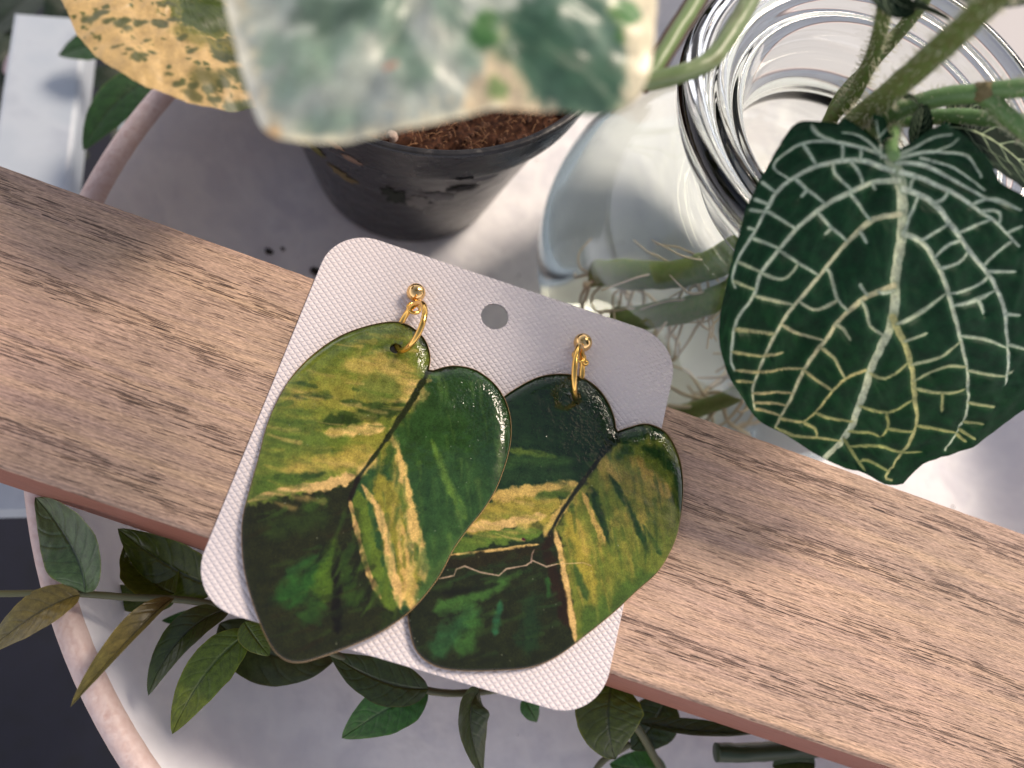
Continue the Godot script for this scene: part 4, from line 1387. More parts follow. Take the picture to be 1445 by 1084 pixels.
func vase() -> void:
	var v := thing("glass_vase", "clear round glass vase with a thick flared lip, half full of water", "vase", VASE + Vector3(0, -51.9, 0))
	var prof := rounded(PackedVector2Array([
		Vector2(0.01, -51.9), Vector2(16, -51.8), Vector2(20.5, -50.6), Vector2(29.4, -46.6), Vector2(38.0, -38.4), Vector2(43.2, -28), Vector2(44.7, -17.6), Vector2(43.0, -7.8), Vector2(37.4, 1.2), Vector2(29.4, 7.8), Vector2(23.6, 12.0), Vector2(22.6, 16.0), Vector2(24.4, 19.6), Vector2(28.6, 23.0), Vector2(32.2, 27.0), Vector2(33.5, 30.2), Vector2(32.9, 32.4),
		Vector2(31.2, 33.3), Vector2(29.4, 32.2), Vector2(28.2, 30.8), Vector2(26.8, 31.2), Vector2(25.3, 30.8), Vector2(24.1, 29.2), Vector2(22.8, 29.3), Vector2(21.5, 28.0), Vector2(20.4, 25.2), Vector2(19.4, 20.2), Vector2(19.0, 15.5), Vector2(20.2, 10.4),
		Vector2(27.6, 6.4), Vector2(36.0, -0.2), Vector2(41.6, -8.6), Vector2(43.3, -17.6), Vector2(41.9, -27.6), Vector2(36.8, -37.5), Vector2(28.4, -45.2), Vector2(20.0, -48.9), Vector2(12, -49.9), Vector2(0.01, -50.2)]), 6)
	var s := lathe(VASE, prof, 128)
	s.outward()
	commit("glass_body", s, M.glass, v)
	var wp := rounded(PackedVector2Array([Vector2(0.01, -50.4), Vector2(12, -50.1), Vector2(20.1, -49.1), Vector2(28.55, -45.4), Vector2(37.0, -37.6), Vector2(42.1, -27.6), Vector2(43.5, -17.6), Vector2(41.8, -8.6), Vector2(36.2, -0.1), Vector2(27.7, 6.6), Vector2(21.2, 10.2), Vector2(20.4, 9.9), Vector2(14, 9.7), Vector2(0.01, 9.7)]), 5)
	s = lathe(VASE, wp, 96)
	s.outward()
	commit("water", s, M.water, v)


func veined_cutting() -> void:
	var c := thing("veined_cutting", "hairy stemmed cutting in the glass vase with dark green white veined leaves", "plant cutting", VASE + Vector3(0, -46, 0))
	# the big leaf that hangs over the batten
	var lo := Vector2(-36, -14)
	var hi := Vector2(32, 54)
	var base := Color8(17, 50, 29)
	var pa := Paint.new(lo, hi, 15.0, base, noise)
	var he := Paint.new(lo, hi, 15.0, Color(0.35, 0.35, 0.35), noise)
	var rr := RandomNumberGenerator.new()
	rr.seed = 5
	for k in 8:
		pa.stroke(PackedVector2Array([Vector2(-40, 26 + k * 3.4), Vector2(40, 26 + k * 3.4)]), 2.4, 2.4, Color8(18, 50, 16), 2.4, 0.2)
	var veins: Array = [
	[[0.541,0.325],[0,0,2.3,2.2,4.4,5.3,6.2,9.1,7.8,13.8,10.4,19.7,10.8,22.7,11.1,28.4,12,34.1,12.2,38.7,10.7,42.2]],
	[[0.307,0.144],[10.4,19.7,12.2,21.5,14.1,22.8,17.1,26.1,19.3,29.5,21.6,33.2,21.6,38.3,20.9,41.9,22.2,42.2]],
	[[0.235,0.117],[1,1.5,-3.4,1.8,-6.4,3,-9.4,5.1,-11.5,7.7,-12.6,10.5,-12.9,15.5,-13.5,19.3,-13.3,22.6,-12.3,23.9]],
	[[0.253,0.126],[2.3,2.4,-0.9,4,-3.2,6.2,-5.7,9.3,-8,13.6,-8.8,16.9,-9.8,20.6,-9.4,23.8,-10.1,28.2,-8.7,33.4,-7.4,35]],
	[[0.253,0.126],[4.7,6.4,1.6,8.3,-0.2,12.2,-1.7,17.5,-3.3,22.8,-4.3,28,-4.2,32.3,-3.7,36.7,-2.1,39.3]],
	[[0.271,0.117],[8.4,15.6,5.6,18.3,3.8,21.8,2.9,25.6,1.9,31.3,2,37.3,1.9,40.8]],
	[[0.162,0.09],[10.3,28.2,7.6,30.9,6.4,36.3,5.1,38.6]],
	[[0.171,0.09],[-0.5,0.2,-4.1,0.3,-8.4,1,-11.9,2.6,-14,5.3,-14.2,6.9,-11.6,7.6]],
	[[0.144,0.072],[-1.1,0.4,-3.7,-2.4,-4.6,-3.3]],
	[[0.126,0.063],[-1.7,0,-5.4,-0.9,-7.8,-0.5]],
	[[0.108,0.054],[-3,-1.7,-2.6,-3.1]],
	[[0.198,0.099],[1.2,0.3,4.7,-0.6,8.9,-0.3,14.2,0.2,20.1,-0.1]],
	[[0.235,0.117],[2.1,1.3,5.6,1,9.8,1.3,13.4,1.8,18.4,2.8,22.6,4.3]],
	[[0.253,0.126],[3.4,3.2,7.4,3.2,11.3,4.9,16,7.3,20.7,9.5,24.7,12.3,27.9,16.2,28.9,17.4,31.2,21.3,32.9,24.8,32.4,27.2]],
	[[0.253,0.117],[6.3,8.6,8.9,8.7,12.2,10.4,15.8,13.4,19.1,16.9,20.2,18,24.5,22.5,27.7,27.6,28.5,31.2,27.8,35.1]],
	[[0.162,0.081],[0.4,-0.2,2.2,-2.3,3.5,-4.1,5.4,-5.2]],
	[[0.162,0.081],[0.7,0,3.4,-2,6.1,-3,8.8,-3.6,11.4,-2.5,12.2,-1.9]],
	[[0.099,0.054],[4.7,-2.5,6,-3.9,6.4,-5]],
	[[0.117,0.072],[3.4,-1.2,7.5,-1.7,11.1,-1.2,13.8,-0.6]]]
	var lines: Array = []
	for vn in veins:
		lines.append([vn[0][0] * 1.55, vn[0][1] * 1.35, wander(pv2(vn[1]), rr)])
	var mains := lines.size()
	for kk in 2:
		for q in (([
	[-11.9,2.6,-9.1,4.4],
	[-12,-0.1,-10.5,0.8,-7.8,0.9],
	[-6.9,1.4,-6.1,2.6],
	[-4.4,1,-3.8,1.7],
	[-10.7,7.4,-8.7,8,-5.7,8.6],
	[-8.7,8,-9.1,9.2],
	[-6.3,4.6,-3,5.9],
	[-4.9,2.8,-3.3,3.4],
	[-0.7,3.8,0.3,4.6],
	[-12.2,12.6,-8.2,13.2],
	[-12.6,16.8,-9,16.6],
	[-13,20.5,-9.8,20.6],
	[-8.8,16.9,-5.4,17.6,-2.2,18],
	[-5.8,10.5,-3.3,11.5,-0.5,12.3],
	[-3.3,11.5,-4,12.7],
	[-2.9,6.8,-0.9,7.4,1.3,8.5],
	[-9.2,24.1,-3.4,23.2],
	[-14.2,15.6,-12.9,15.5],
	[-14.9,13.3,-12.2,12.7],
	[-15,11.7,-12.3,11.7],
	[-15.1,9.2,-12.9,9.7],
	[-13.1,23.2,-9.6,23.2],
	[-0.4,17.3,1.7,20.2,4.3,21.3],
	[1.8,20.4,0.1,22.6,-2,22.7],
	[3.6,17.1,5.5,18.1],
	[1.1,10.7,2.1,11.7],
	[-9.5,29.6,-4.4,27.8],
	[6,19.9,7.8,22,10.3,22.7],
	[-7.1,20.6,-6,19.6],
	[-8.8,24.2,-3.7,23.1],
	[-9.7,29.3,-4.4,28.1],
	[-3.3,26.5,-0.6,26.8,2.6,26.2],
	[-8.9,32.6,-4.9,31.6],
	[-7.4,35,-4.1,34,-1,32.5,1.4,31],
	[3.6,27.6,5.2,28.1,6.5,29.2],
	[4.5,23.8,6.3,25],
	[-3,37,0.9,35.1],
	[-2.6,38.4,1.6,37.1],
	[-1.2,39.8,1.7,38.9],
	[-6.5,36.4,-4.3,35.7],
	[4.8,40.9,8.2,39.9,11.7,39.1]] if kk == 0 else [
	[6.7,36.8,9,36.5,11.2,35.9],
	[4.9,38.3,7.3,38.8],
	[12.7,38.9,16,41.3,17.5,42.2],
	[1.9,39.3,4.9,38.3],
	[12.6,33.2,16.5,32.9,18.7,30],
	[16.5,32.9,17.8,35.1,17.2,36.6],
	[14,38.8,17.5,37.9,21,37.8,24.6,36.6],
	[11.5,28.3,13.6,28.2,15.5,25.2],
	[17,40.5,20.5,41],
	[-4.6,31.4,-1.8,30],
	[8.9,8.7,10.3,6.9,11.6,5.4],
	[8.2,3.5,9.1,2.5],
	[13.6,5.3,16.8,3.1],
	[13.5,10.9,15.5,9.5,16.2,7.6],
	[20.2,8.7,24.2,7.6],
	[13.2,1.4,15.8,-0.1,20,-0.4],
	[11.7,20.1,13.7,17.9,15.4,14.4],
	[18.1,14.9,20.8,13,22.5,11.5],
	[20.8,13,23,14.7],
	[26,13.5,28.1,12.9],
	[20.4,2.7,21.8,1.6],
	[16.5,1.3,17.6,1.5],
	[5.2,-1.7,6.1,-1.1],
	[11.3,20.4,13.9,18.1,15.7,14.4],
	[17.9,14.7,21.2,13.1,22.3,11.5],
	[21.2,13.1,23.1,14.8],
	[13.9,22,16.3,20],
	[16.5,25,19.7,22.5,20.8,20.1],
	[21.3,18.4,24.8,17.9,29,18],
	[24.9,22.9,28.3,22.4,31.7,21.6],
	[18.7,27.9,22.9,27.3,26,25.8],
	[22.9,27.3,24.3,30],
	[27.9,27.1,32.6,26.4],
	[28.9,30.2,31.9,29.5],
	[28.7,31.5,31.9,32.1],
	[28.4,32.3,30.6,32.9],
	[21.8,33.1,25.3,32.5,28,32.1],
	[29,17.3,32,17.1],
	[31.2,21.3,33.2,19.8],
	[12.6,37.5,15,36.5],
	[19.7,34.7,21.2,34.1]]) as Array):
			# a cross vein runs on until it meets its neighbours
			var p := pv2(q)
			for end in 2:
				var tip := p[0] if end == 0 else p[p.size() - 1]
				var before := p[1] if end == 0 else p[p.size() - 2]
				var best := 3.3
				var meet := tip
				for li in lines.size():
					var lp: PackedVector2Array = lines[li][2]
					for i in lp.size() - 1:
						var c2 := Geometry2D.get_closest_point_to_segment(tip, lp[i], lp[i + 1])
						var d2 := c2.distance_to(tip)
						if d2 < best and (d2 < 0.9 or (c2 - tip).normalized().dot((tip - before).normalized()) > 0.6):
							best = d2
							meet = c2
				if best < 1.2:
					p[0 if end == 0 else p.size() - 1] = meet
				elif best < 3.3:
					if end == 0:
						p.insert(0, meet)
					else:
						p.append(meet)
			lines.append([0.27, 0.18, wander(p, rr)])
	# links that close the net where two side veins run past each other
	for pair in [[7, 2], [2, 3], [3, 4], [4, 5], [5, 0], [11, 12], [12, 13], [13, 14], [14, 1], [5, 6]]:
		var pa_: PackedVector2Array = lines[pair[0]][2]
		var pb_: PackedVector2Array = lines[pair[1]][2]
		for i in range(2, pa_.size() - 1, 2):
			var a := pa_[i]
			var b := pb_[0]
			for j in pb_.size() - 1:
				var q := Geometry2D.get_closest_point_to_segment(a, pb_[j], pb_[j + 1])
				if q.distance_to(a) < b.distance_to(a):
					b = q
			var d := a.distance_to(b)
			if d < 1.8 or d > 8.5:
				continue
			var mid := (a + b) * 0.5
			var free := true
			for li in range(mains, lines.size()):
				for q in lines[li][2]:
					if q.distance_to(mid) < 2.3:
						free = false
			if free:
				var side := Vector2(b.y - a.y, a.x - b.x) * rr.randf_range(-0.14, 0.14)
				lines.append([0.24, 0.2, wander(PackedVector2Array([a, a.lerp(b, 0.35) + side, a.lerp(b, 0.7) + side * 0.6, b]), rr)])
	for li in lines.size():
		var w0: float = lines[li][0]
		var w1: float = lines[li][1]
		var p: PackedVector2Array = lines[li][2]
		he.stroke(p, w0 * 1.2, w1 * 1.2, Color(0.85, 0.85, 0.85), 0.6, 0.85, 0.1)
		var mid := p[p.size() / 2]
		var col := Color8(196, 206, 184).lerp(Color8(200, 176, 128), smoothstep(14.0, 36.0, mid.y))  # warm light towards the leaf tip is painted into the vein colour
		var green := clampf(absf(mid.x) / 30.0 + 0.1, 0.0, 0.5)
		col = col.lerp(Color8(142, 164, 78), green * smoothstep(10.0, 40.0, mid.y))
		if li >= mains:
			col = col.lerp(base, 0.12)
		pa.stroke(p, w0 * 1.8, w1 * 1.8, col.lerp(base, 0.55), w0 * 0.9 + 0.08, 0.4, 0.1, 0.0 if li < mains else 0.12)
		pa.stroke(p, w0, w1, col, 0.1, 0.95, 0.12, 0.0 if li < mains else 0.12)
	pa.grain(0.07, 0.2, rr)
	for sp in [[-17.0, 31.2, 0.5], [-18.2, 35.2, 0.55], [-20.5, 37.5, 0.8], [-21.2, 38.6, 0.6]]:
		pa.stroke(PackedVector2Array([Vector2(sp[0], sp[1]), Vector2(sp[0] + 0.4, sp[1] + 0.3)]), sp[2], sp[2], Color8(122, 60, 26), 0.25, 0.8)
	var m := mat(Color(1, 1, 1), 0.5, {"metallic_specular": 0.26})
	m.albedo_texture = pa.texture()
	relief_of(m, he.relief(), -0.4)
	m.backlight_enabled = true
	m.backlight = Color(0.18, 0.18, 0.18)
	var relief := func(g: Vector2) -> float:
		var q := (g - lo) * 15.0
		var i := (clampi(int(q.y), 0, he.h - 1) * he.w + clampi(int(q.x), 0, he.w - 1)) * 3
		return (he.buf[i] - 0.35) * -0.75
	var bend := func(g: Vector2, f: float) -> float: return relief.call(g)  -0.0035 * g.x * g.x - 0.9 * exp(-pow(g.x / 1.6, 2.0)) + 0.7 * noise.get_noise_2d(g.x * 16.0, g.y * 16.0) + 0.5 * f * f * f * noise.get_noise_2d(g.x * 60.0, g.y * 60.0) + 2.4 * smoothstep(2.0, -8.0, g.y) * f
	commit("leaf_blade", broad_leaf(Vector3(36.49,46,-31.62), Vector3(0.9998,0,0.02), Vector3(-0.0161,-0.5905,0.8069), [0.69,0.51,0.81,1.18,1.56,1.93,2.3,2.68,3.05,3.42,3.05,4.05,5.63,6.02,6.41,6.68,5.09,3.5,1.91,4.77,8.62,8.94,9.27,11.26,13.41,14.2,14.57,14.93,15.36,15.85,16.35,16.93,17.7,18.47,19.34,20.4,21.47,22.58,24.08,25.59,27.34,29.56,31.9,34.17,35.77,37.27,38.43,39.89,41,41.2,41.91,43.05,44.14,45.24,46.06,48.04,48.75,46.05,45.79,45.99,46.2,45.74,45.08,44.79,44.21,43.63,41.68,39.72,37.39,35.05,32.68,30.28,27.61,22.82,15.95,14.09,13.33,12.57,11.67,10.59,9.99,9.53,9.08,8.62,8.22,7.91,7.6,7.3,6.99,4.98,1.77,1.59,1.41,1.23,1.05,0.87], bend, pa, 72), m, c)
	# smaller leaves of the same kind
	var vp := Paint.new(Vector2.ZERO, Vector2(10, 16), 22.0, Color8(19, 42, 26), noise)
	for side in [-1.0, 1.0]:
		for k in 6:
			var y0 := 0.6 + k * 2.4
			vp.stroke(PackedVector2Array([Vector2(5, y0), Vector2(5 + side * 2, y0 + 1.4), Vector2(5 + side * 4.2, y0 + 4.4)]), 0.1, 0.05, Color8(176, 192, 156), 0.05, 0.9)
			vp.stroke(PackedVector2Array([Vector2(5 + side * 2, y0 + 1.4), Vector2(5 + side * 2.3, y0 + 3.6)]), 0.06, 0.04, Color8(160, 178, 140), 0.05, 0.8)
			vp.stroke(PackedVector2Array([Vector2(5 + side * 3.6, y0 + 3.4), Vector2(5 + side * 3.7, y0 + 5.4)]), 0.05, 0.035, Color8(150, 170, 130), 0.05, 0.8)
	vp.stroke(PackedVector2Array([Vector2(5, 0), Vector2(5, 16)]), 0.22, 0.1, Color8(186, 200, 160), 0.05, 0.95)
	vp.grain(0.08, 0.2, rr)
	var vm := mat(Color(0.62, 0.62, 0.62), 0.7, {"metallic_specular": 0.2})
	vm.albedo_texture = vp.texture()
	vm.texture_repeat = false
	for d in [
	[Vector3(28.11,56.4,-44.92), Vector3(28.89,59.86,-42.65), Vector3(35.42,57.17,-45.53), [5,0.5,0.1,0.6]],
	[Vector3(25.77,57.48,-48.02), Vector3(26.12,59.14,-41.36), Vector3(29.99,58.3,-43.93), [6,0.4,0.1,-0.3]],
	[Vector3(31.57,63.81,-41.25), Vector3(35.21,64.74,-40.23), Vector3(41.74,65.66,-44.03), [4,0.4,0.1,0.2]],
	[Vector3(35.67,46.66,-40.86), Vector3(36.14,48.75,-40.6), Vector3(38.23,47.65,-40.19), [1.6,0.4,0.1,0.2]],
	[Vector3(40.21,44.25,-36.75), Vector3(39.07,47.47,-36.91), Vector3(39.01,47.31,-41.88), [3,0.6,0.1,0.3]],
	[Vector3(44.43,43.6,-42.43), Vector3(51.26,46.15,-44.88), Vector3(66.04,41.24,-38.11), [13,0.2,0.1,0.1]]]:
		blade("leaf_blade", c, d, [vm], 0.72)
	# stems; the thick ones are bristly
	var sm := triplanar(mat(Color(1, 1, 1), 0.5), 8.0)
	sm.albedo_texture = noise_tex(256, 0.03, [Color8(74, 94, 42), Color8(98, 122, 58), Color8(88, 92, 46), Color8(108, 134, 70)], 81)
	var gm := triplanar(mat(Color(1, 1, 1), 0.42), 8.0)
	gm.albedo_texture = noise_tex(256, 0.03, [Color8(82, 116, 62), Color8(104, 138, 80), Color8(92, 124, 70)], 82)
	var k := 0
	for d in [
	[[Vector3(44.55,-4.18,-52.56), Vector3(38.53,18.18,-50.12), Vector3(33.3,38.14,-41.6), Vector3(33.4,48.22,-39.76), Vector3(33.48,58.29,-37.93), Vector3(33.52,68.56,-36.59), Vector3(33.17,74.56,-35.46)], [1.5,1.25]],
	[[Vector3(44.81,3.57,-52.98), Vector3(32,32.97,-45.07), Vector3(32.1,39.92,-46.21), Vector3(30.89,46.98,-47.86), Vector3(28,53.77,-49.14), Vector3(24.65,59.84,-48.72)], [1,0.8]],
	[[Vector3(44.3,-1.38,-54.19), Vector3(33.21,30.46,-49.37), Vector3(34.1,38.68,-53.52), Vector3(35.83,46.86,-57.43), Vector3(35.54,51.87,-59.18)], [0.95,0.8]],
	[[Vector3(45.63,8.03,-50.49), Vector3(36.45,38.55,-42.05), Vector3(39.14,46.41,-42.3), Vector3(44.83,51.33,-42.78), Vector3(48.88,54.75,-42.52), Vector3(52.6,58.9,-41.43)], [1.25,1]],
	[[Vector3(48.28,5.11,-53.5), Vector3(39.09,35.56,-44.89), Vector3(42.86,42.23,-44.67), Vector3(48.75,46.64,-43.85), Vector3(53.51,50.49,-41.83)], [1,0.9]],
	[[Vector3(44.89,51.26,-42.61), Vector3(47.86,51.66,-40.39), Vector3(52.6,52.65,-36.64)], [1.1,0.9]],
	[[Vector3(34.15,50.8,-27.28), Vector3(35.28,47.43,-32.1), Vector3(37.91,42.32,-40.43), Vector3(39.09,35.56,-44.89)], [0.6,0.8]]]:
		var path := spline(d[0], 14)
		var st := commit("stem", tube(path, d[1][0] * 1.2, d[1][1] * 1.2, 16, 0.12), sm if k < 3 else gm, c)
		var hair := Shape.new()
		for i in (520 if k < 2 else 220):
			var j := rng.randi_range(int(path.size() * 0.3), path.size() - 2)
			var t := (path[j + 1] - path[j]).normalized()
			var out := Vector3(rng.randf_range(-1, 1), rng.randf_range(-1, 1), rng.randf_range(-1, 1))
			out = (out - t * out.dot(t)).normalized()
			var r0: float = 1.2 * lerpf(d[1][0], d[1][1], float(j) / path.size())
			var root := path[j] + (path[j + 1] - path[j]) * rng.randf() + out * r0 * 0.96
			var l := rng.randf_range(0.5, 1.3) * (1.0 if k < 3 else 0.7)
			var curl := t * rng.randf_range(-0.5, 0.5)
			tube(PackedVector3Array([root, root + (out + curl * 0.4) * l * 0.6, root + (out + curl) * l]), 0.055, 0.02, 3, 0.0, hair)
		var h := commit("stem_hair", hair, mat(Color(0.62, 0.6, 0.42), 0.7), st)
		h.set_meta("kind", "stuff")
		k += 1
	var nd := ball(Vector3(44.82,51.65,-42.5), Vector3(1.4, 1.4, 1.4), 16)
	for i in nd.v.size():
		var e: Vector3 = nd.v[i] - Vector3(44.82,51.65,-42.5)
		nd.v[i] += e * 0.4 * noise.get_noise_3d(nd.v[i].x * 90.0, nd.v[i].y * 90.0, nd.v[i].z * 90.0)
	commit("stem_node", nd, mat(Color(0.17, 0.14, 0.06), 0.8), c)
	# under water: submerged stems and their roots
	var wm := triplanar(mat(Color(1, 1, 1), 0.5), 10.0)
	wm.albedo_texture = noise_tex(256, 0.03, [Color8(112, 140, 62), Color8(136, 162, 84), Color8(150, 152, 92)], 83)
	var rm := mat(Color(0.80, 0.68, 0.50), 0.6)
	for q in [[[Vector3(2, 16, -2), Vector3(-4, 0, 6), Vector3(-13, -14, 11), Vector3(-25, -24, 10)], 2.9, 2.4], [[Vector3(4, 14, 1), Vector3(0, -2, 9), Vector3(-9, -15, 16), Vector3(-19, -25, 17)], 2.6, 2.2], [[Vector3(6, 12, 0), Vector3(9, -6, 10), Vector3(6, -22, 22), Vector3(-2, -35, 24)], 1.6, 1.4], [[Vector3(3, 14, 3), Vector3(12, -4, 6), Vector3(17, -20, 12), Vector3(15, -34, 14)], 1.5, 1.2]]:
		var pts: Array = q[0].map(func(e): return VASE + e)
		var path := spline(pts, 10)
		commit("stem", tube(path, q[1], q[2], 14, 0.18), wm, c)
		for i in 34:
			var j := rng.randi_range(int(path.size() * 0.4), path.size() - 1)
			var a := path[j]
			var dir := Vector3(rng.randf_range(-1, 0.7), rng.randf_range(-0.9, 0.1), rng.randf_range(-0.6, 1)).normalized()
			var pp := [a]
			for g in 4:
				dir = (dir + Vector3(rng.randf_range(-0.7, 0.7), rng.randf_range(-0.7, 0.35), rng.randf_range(-0.7, 0.7))).normalized()
				a = a + dir * rng.randf_range(2.0, 4.2)
				var rel := a - VASE - Vector3(0, -18, 0)
				rel.y *= 1.12
				if rel.length() > 31.0:
					a = VASE + Vector3(0, -18, 0) + rel.normalized() * 30.0 * Vector3(1, 0.89, 1)
				pp.append(a)
			commit("root", tube(spline(pp, 6), rng.randf_range(0.24, 0.44), 0.14, 7), rm, c)


func wander(p: PackedVector2Array, r: RandomNumberGenerator) -> PackedVector2Array:
	# veins are never quite straight
	var out := PackedVector2Array()
	var n := p.size()
	for i in n - 1:
		for k in 3:
			var q := p[i].cubic_interpolate(p[i + 1], p[maxi(i - 1, 0)], p[mini(i + 2, n - 1)], k / 3.0)
			if k > 0:
				q += Vector2(r.randf_range(-0.035, 0.035), r.randf_range(-0.035, 0.035))
			out.append(q)
	out.append(p[n - 1])
	return out


func vines() -> void:
	var a := thing("trailing_vine", "trailing vine with brown and dark green leaves crossing the bowl rim left of the card", "vine", Vector3(-64, -17, 49), "trailing vines in the bowl")
	commit("stem", tube(spline([Vector3(-71.04,-16,57.84), Vector3(-65.53,-17,56.15), Vector3(-59.84,-17.5,54.11), Vector3(-54.42,-18,52.39), Vector3(-47.65,-18.5,50.7), Vector3(-40.29,-19,48.6), Vector3(-32.55,-21,47.34), Vector3(-22.65,-25,47.77), Vector3(-9.23,-27,49.02), Vector3(4.28,-28,49.66), Vector3(14.25,-29,46.84), Vector3(24.14,-31,41.72)], 8), 0.55, 0.7, 10, 0.15), M.stem, a)
	commit("stem", tube(spline([Vector3(-34.26,-34,64.68), Vector3(-33.26,-38,69.37), Vector3(-32.22,-44,75.54)], 8), 0.75, 0.85, 10, 0.1), M.green_stem, a)
	for d in [
	[Vector3(-53.72,-17,52.03), Vector3(-55.41,-12,46.12), Vector3(-69.24,-21,40.19), [9.2,0.35,0.1,0.35,1]],
	[Vector3(-54.33,-17,52.7), Vector3(-58.37,-15,55.38), Vector3(-65.34,-22,65.64), [6.2,0.5,0.2,-0.2,2]],
	[Vector3(-40.87,-18,48.77), Vector3(-42.86,-12,53.99), Vector3(-47.86,-16,68.29), [4.2,0.9,0.2,-0.5,2]],
	[Vector3(-41.09,-19,47.9), Vector3(-46.97,-24,48.3), Vector3(-53.53,-25,41.19), [9,0.5,0.1,-0.5,3]],
	[Vector3(-35.42,-20,44.7), Vector3(-42.18,-21,45.21), Vector3(-55.23,-23,40.58), [8.8,0.3,0.2,0.3,3]],
	[Vector3(-42.84,-30,48.83), Vector3(-49.63,-33,51.01), Vector3(-58.88,-36,50.31), [4.4,0.2,0.1,0,5]],
	[Vector3(-32.24,-21,47.48), Vector3(-38.46,-15,52.35), Vector3(-38.49,-20,63.73), [5.4,0.5,0.2,-0.3,0]],
	[Vector3(-27.82,-24,49.86), Vector3(-32.98,-22,56.62), Vector3(-33.8,-28,68.6), [7.2,0.25,0.15,0.1,4]],
	[Vector3(-34.3,-34,47.76), Vector3(-39.22,-35,50.06), Vector3(-44.89,-37,52.25), [3,0.2,0.1,0,6]],
	[Vector3(-34.4,-33,49.7), Vector3(-22.65,-30,54.99), Vector3(-12.46,-33,48.16), [10.5,0.2,0.1,0,7]],
	[Vector3(-28.79,-20,48.63), Vector3(-26.95,-20,50.08), Vector3(-22.97,-21,52.45), [4.6,0.2,0.3,0,5]]]:
		blade("leaf", a, d, M.leaf)
	var b := thing("trailing_vine", "trailing vine with oval dark green leaves hanging out below the card and batten", "vine", Vector3(0, -31, 50), "trailing vines in the bowl")
	commit("stem", tube(spline([Vector3(24.14,-31,41.72), Vector3(36.71,-31,41.11), Vector3(43.48,-30,43.82), Vector3(51.93,-36,49.09), Vector3(58.99,-40,53.87)], 8), 0.7, 0.8, 10, 0.12), M.stem, b)
	commit("stem", tube(spline([Vector3(44.96,-34,47.15), Vector3(41.03,-36,51.64), Vector3(40.42,-38,55.17)], 8), 0.6, 0.6, 10, 0.12), M.stem, b)
	for d in [
	[Vector3(4.51,-26,49.35), Vector3(-3.02,-24,52.03), Vector3(-13.76,-27,48.82), [7.4,0.2,0.15,0.1,0]],
	[Vector3(4.84,-28,49.73), Vector3(-0.53,-27,53.1), Vector3(-6.84,-33,61.5), [8.4,0.2,0.1,0.05,6]],
	[Vector3(13.47,-27,47.08), Vector3(10.31,-22,50.93), Vector3(19.31,-32,60.27), [6.4,0.5,0.2,0.5,0]],
	[Vector3(22.66,-32,45.42), Vector3(24.21,-32,46.88), Vector3(26.59,-34,48.65), [3.4,0.2,0.1,0,6]],
	[Vector3(35.89,-24,37.66), Vector3(34.67,-21,44.72), Vector3(40.21,-26,50.68), [12.4,0.14,0.05,0,3]],
	[Vector3(49.42,-33,37.24), Vector3(49.1,-33,41.97), Vector3(45.21,-34,48.1), [9,0.2,0.1,0,0]],
	[Vector3(44.08,-28,43.32), Vector3(54.26,-26,42.21), Vector3(65.98,-27,38.49), [3.2,0.7,0.1,0.6,0]],
	[Vector3(81.67,-34,39.97), Vector3(76.74,-33,40.56), Vector3(73.24,-34,42.96), [7,0.3,0.1,0,0]],
	[Vector3(54.88,-40,49.05), Vector3(50.22,-40,51.2), Vector3(43.68,-40,51.54), [7,0.2,0.1,0,6]]]:
		blade("leaf", b, d, M.leaf)
	var ct := commit("cut_stem", tube(spline([Vector3(59.91,-30,44.03), Vector3(66.69,-30,42.02), Vector3(78.69,-32,37.82), Vector3(98.37,-36,30.71)], 8), 1.7, 1.9, 18, 0.15), mat(Color(0.03, 0.05, 0.02), 0.35))
	tag(ct, "thick dark green cut stem lying in the bowl under the batten at bottom right", "stem")


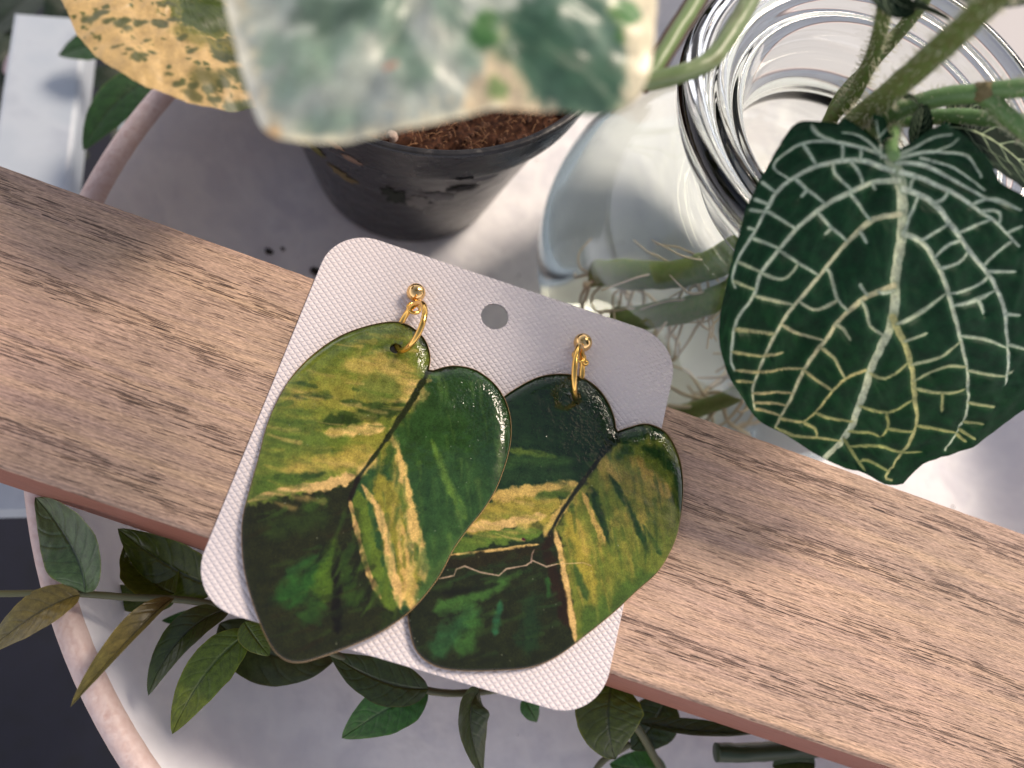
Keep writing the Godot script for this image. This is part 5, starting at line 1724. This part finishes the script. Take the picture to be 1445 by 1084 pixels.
func crumbs() -> void:
	var dust := Shape.new()
	for i in 130:
		var a := rng.randf() * TAU
		var r := 88.0 * sqrt(rng.randf())
		var c0 := BOWL + Vector3(r * cos(a), -51.95, r * sin(a))
		var q := rng.randf_range(0.06, 0.24)
		var st := dust.v.size()
		for k in 5:
			dust.vert(c0 + Vector3(cos(TAU * k / 5.0) * q * rng.randf_range(0.5, 1.4), 0, sin(TAU * k / 5.0) * q * rng.randf_range(0.5, 1.4)))
		dust.vert(c0 + Vector3(0, q * 0.7, 0))
		for k in 5:
			dust.tri(st + 5, st + k, st + (k + 1) % 5)
	dust.up()
	var du := commit("soil_dust", dust, mat(Color(0.09, 0.075, 0.06), 0.9), self, true)
	du.set_meta("kind", "stuff")
	du.set_meta("label", "fine soil dust scattered thinly over the bowl floor")

	var names := ["largest dark soil crumb on the bowl floor left of the card corner", "small soil crumb beside the largest one on the bowl floor", "dark soil crumb on the bowl floor left of the black pot", "tiny soil crumb farther left of the black pot", "soil crumb touching the batten edge at the card corner", "pinprick of soil near the bowl rim under the spotted leaf", "pinprick of soil midway between rim and pot", "tiny soil crumb on the bowl floor below the green yellow leaf tip", "dark speck of soil in the shaded bowl under the card", "speck of soil in the bowl right of the veined leaf"]
	var k := 0
	for q in [[Vector3(-60.12,-51.5,-31.54), 0.95], [Vector3(-57.45,-51.5,-33.47), 0.50], [Vector3(-63.2,-51.5,-45.05), 0.60], [Vector3(-69.99,-51.5,-41.88), 0.40], [Vector3(-48.62,-51.5,-30.93), 1.10], [Vector3(-78.07,-51.5,-57.26), 0.30], [Vector3(-78.11,-51.5,-41.68), 0.30], [Vector3(-25.22,-51.5,68.92), 0.35], [Vector3(-18.59,-51.5,61.31), 0.30], [Vector3(116.57,-51.5,-29.49), 0.30]]:
		var c: Vector3 = q[0]
		var b := ball(c, Vector3(q[1], q[1] * 0.6, q[1] * 0.8), 8)
		for i in b.v.size():
			b.v[i] += (b.v[i] - c) * 0.9 * noise.get_noise_3d(b.v[i].x * 140.0 + k * 99.0, b.v[i].y * 140.0, b.v[i].z * 140.0)
		tag(commit("soil_crumb", b, mat(Color(0.035, 0.03, 0.025), 0.9)), names[k], "soil crumb", "soil crumbs on the bowl floor")
		k += 1


func shrub() -> void:
	var dark := [make_leaf_material(Color8(22, 38, 18), Color8(16, 26, 12), Color8(34, 48, 20), Color8(22, 38, 18), 11, 0.5), make_leaf_material(Color8(34, 66, 24), Color8(24, 44, 18), Color8(84, 104, 44), Color8(34, 66, 24), 12, 0.45)]
	var b := thing("dark_shrub", "dark green shrub leaves beside and behind the white boards at top left", "shrub", Vector3(-150, -110, -60))
	for d in [
	[Vector3(-110.41,-48,-69.92), Vector3(-117.25,-46,-65.11), Vector3(-124.59,-50,-60.67), [9,0.2,0.1,0,1]],
	[Vector3(-95.62,-40,-58.5), Vector3(-102.62,-38,-51.26), Vector3(-104.75,-44,-36.04), [9.5,0.25,0.2,0.1,4]],
	[Vector3(-155.08,-75,-81.49), Vector3(-145.37,-70,-73.61), Vector3(-144.97,-75,-58.19), [10,0.2,0.1,0.2,0]],
	[Vector3(-154.24,-75,-95.57), Vector3(-153.76,-70,-82.43), Vector3(-159.58,-75,-71.37), [14,0.2,0.1,-0.2,0]],
	[Vector3(-141.27,-70,-96.91), Vector3(-138.69,-66,-85.97), Vector3(-144.38,-70,-79.27), [12,0.2,0.1,0.2,3]],
	[Vector3(-151.89,-80,-64.2), Vector3(-143.57,-76,-54.77), Vector3(-142.83,-80,-41.37), [9,0.2,0.1,-0.2,0]],
	[Vector3(-150.24,-80,-50), Vector3(-141.06,-76,-46.31), Vector3(-135.22,-82,-34.43), [9,0.2,0.1,0.2,3]],
	[Vector3(-124.59,-60,-92.18), Vector3(-122.36,-56,-81.5), Vector3(-131.33,-60,-78.48), [12,0.2,0.1,0.2,0]],
	[Vector3(-150.91,-80,-77.72), Vector3(-153.88,-76,-80.41), Vector3(-159.18,-80,-89.92), [8,0.2,0.1,0.2,5]]]:
		d[3][4] = 1 if d[3][4] in [1, 4] else 0
		blade("leaf", b, d, dark)
	for k in 60:
		var p := Vector3(rng.randf_range(-240, -146), rng.randf_range(-150, -85), rng.randf_range(-150, 0))
		var dir := Vector3(rng.randf_range(-1, 1), rng.randf_range(-0.3, 0.4), rng.randf_range(-1, 1)).normalized() * rng.randf_range(14, 26)
		blade("leaf", b, [p, p + dir * 0.5 + Vector3(0, 4, 0), p + dir, [rng.randf_range(8, 14), 0.25, 0.1, rng.randf_range(-0.6, 0.6), 0]], dark)
	for k in 5:
		var q := Vector3(-150 - 14 * k, -110, -20 - 22 * k)
		commit("stem", tube(PackedVector3Array([q + Vector3(10, -300, 10), q + Vector3(4, -120, 4), q]), 2.0, 0.8, 8, 0.2), M.stem, b)
	var pt: Vector3 = Vector3(-140.8,-62,-62.18)
	var s := ball(pt, Vector3(1.7, 0.5, 4.6), 12)
	for i in s.v.size():
		s.v[i] = pt + (s.v[i] - pt).rotated(Vector3.UP, 0.1)
	tag(commit("petal", s, mat(Color(0.55, 0.40, 0.40), 0.6)), "small pink petal left of the white board at the photo's edge", "petal")
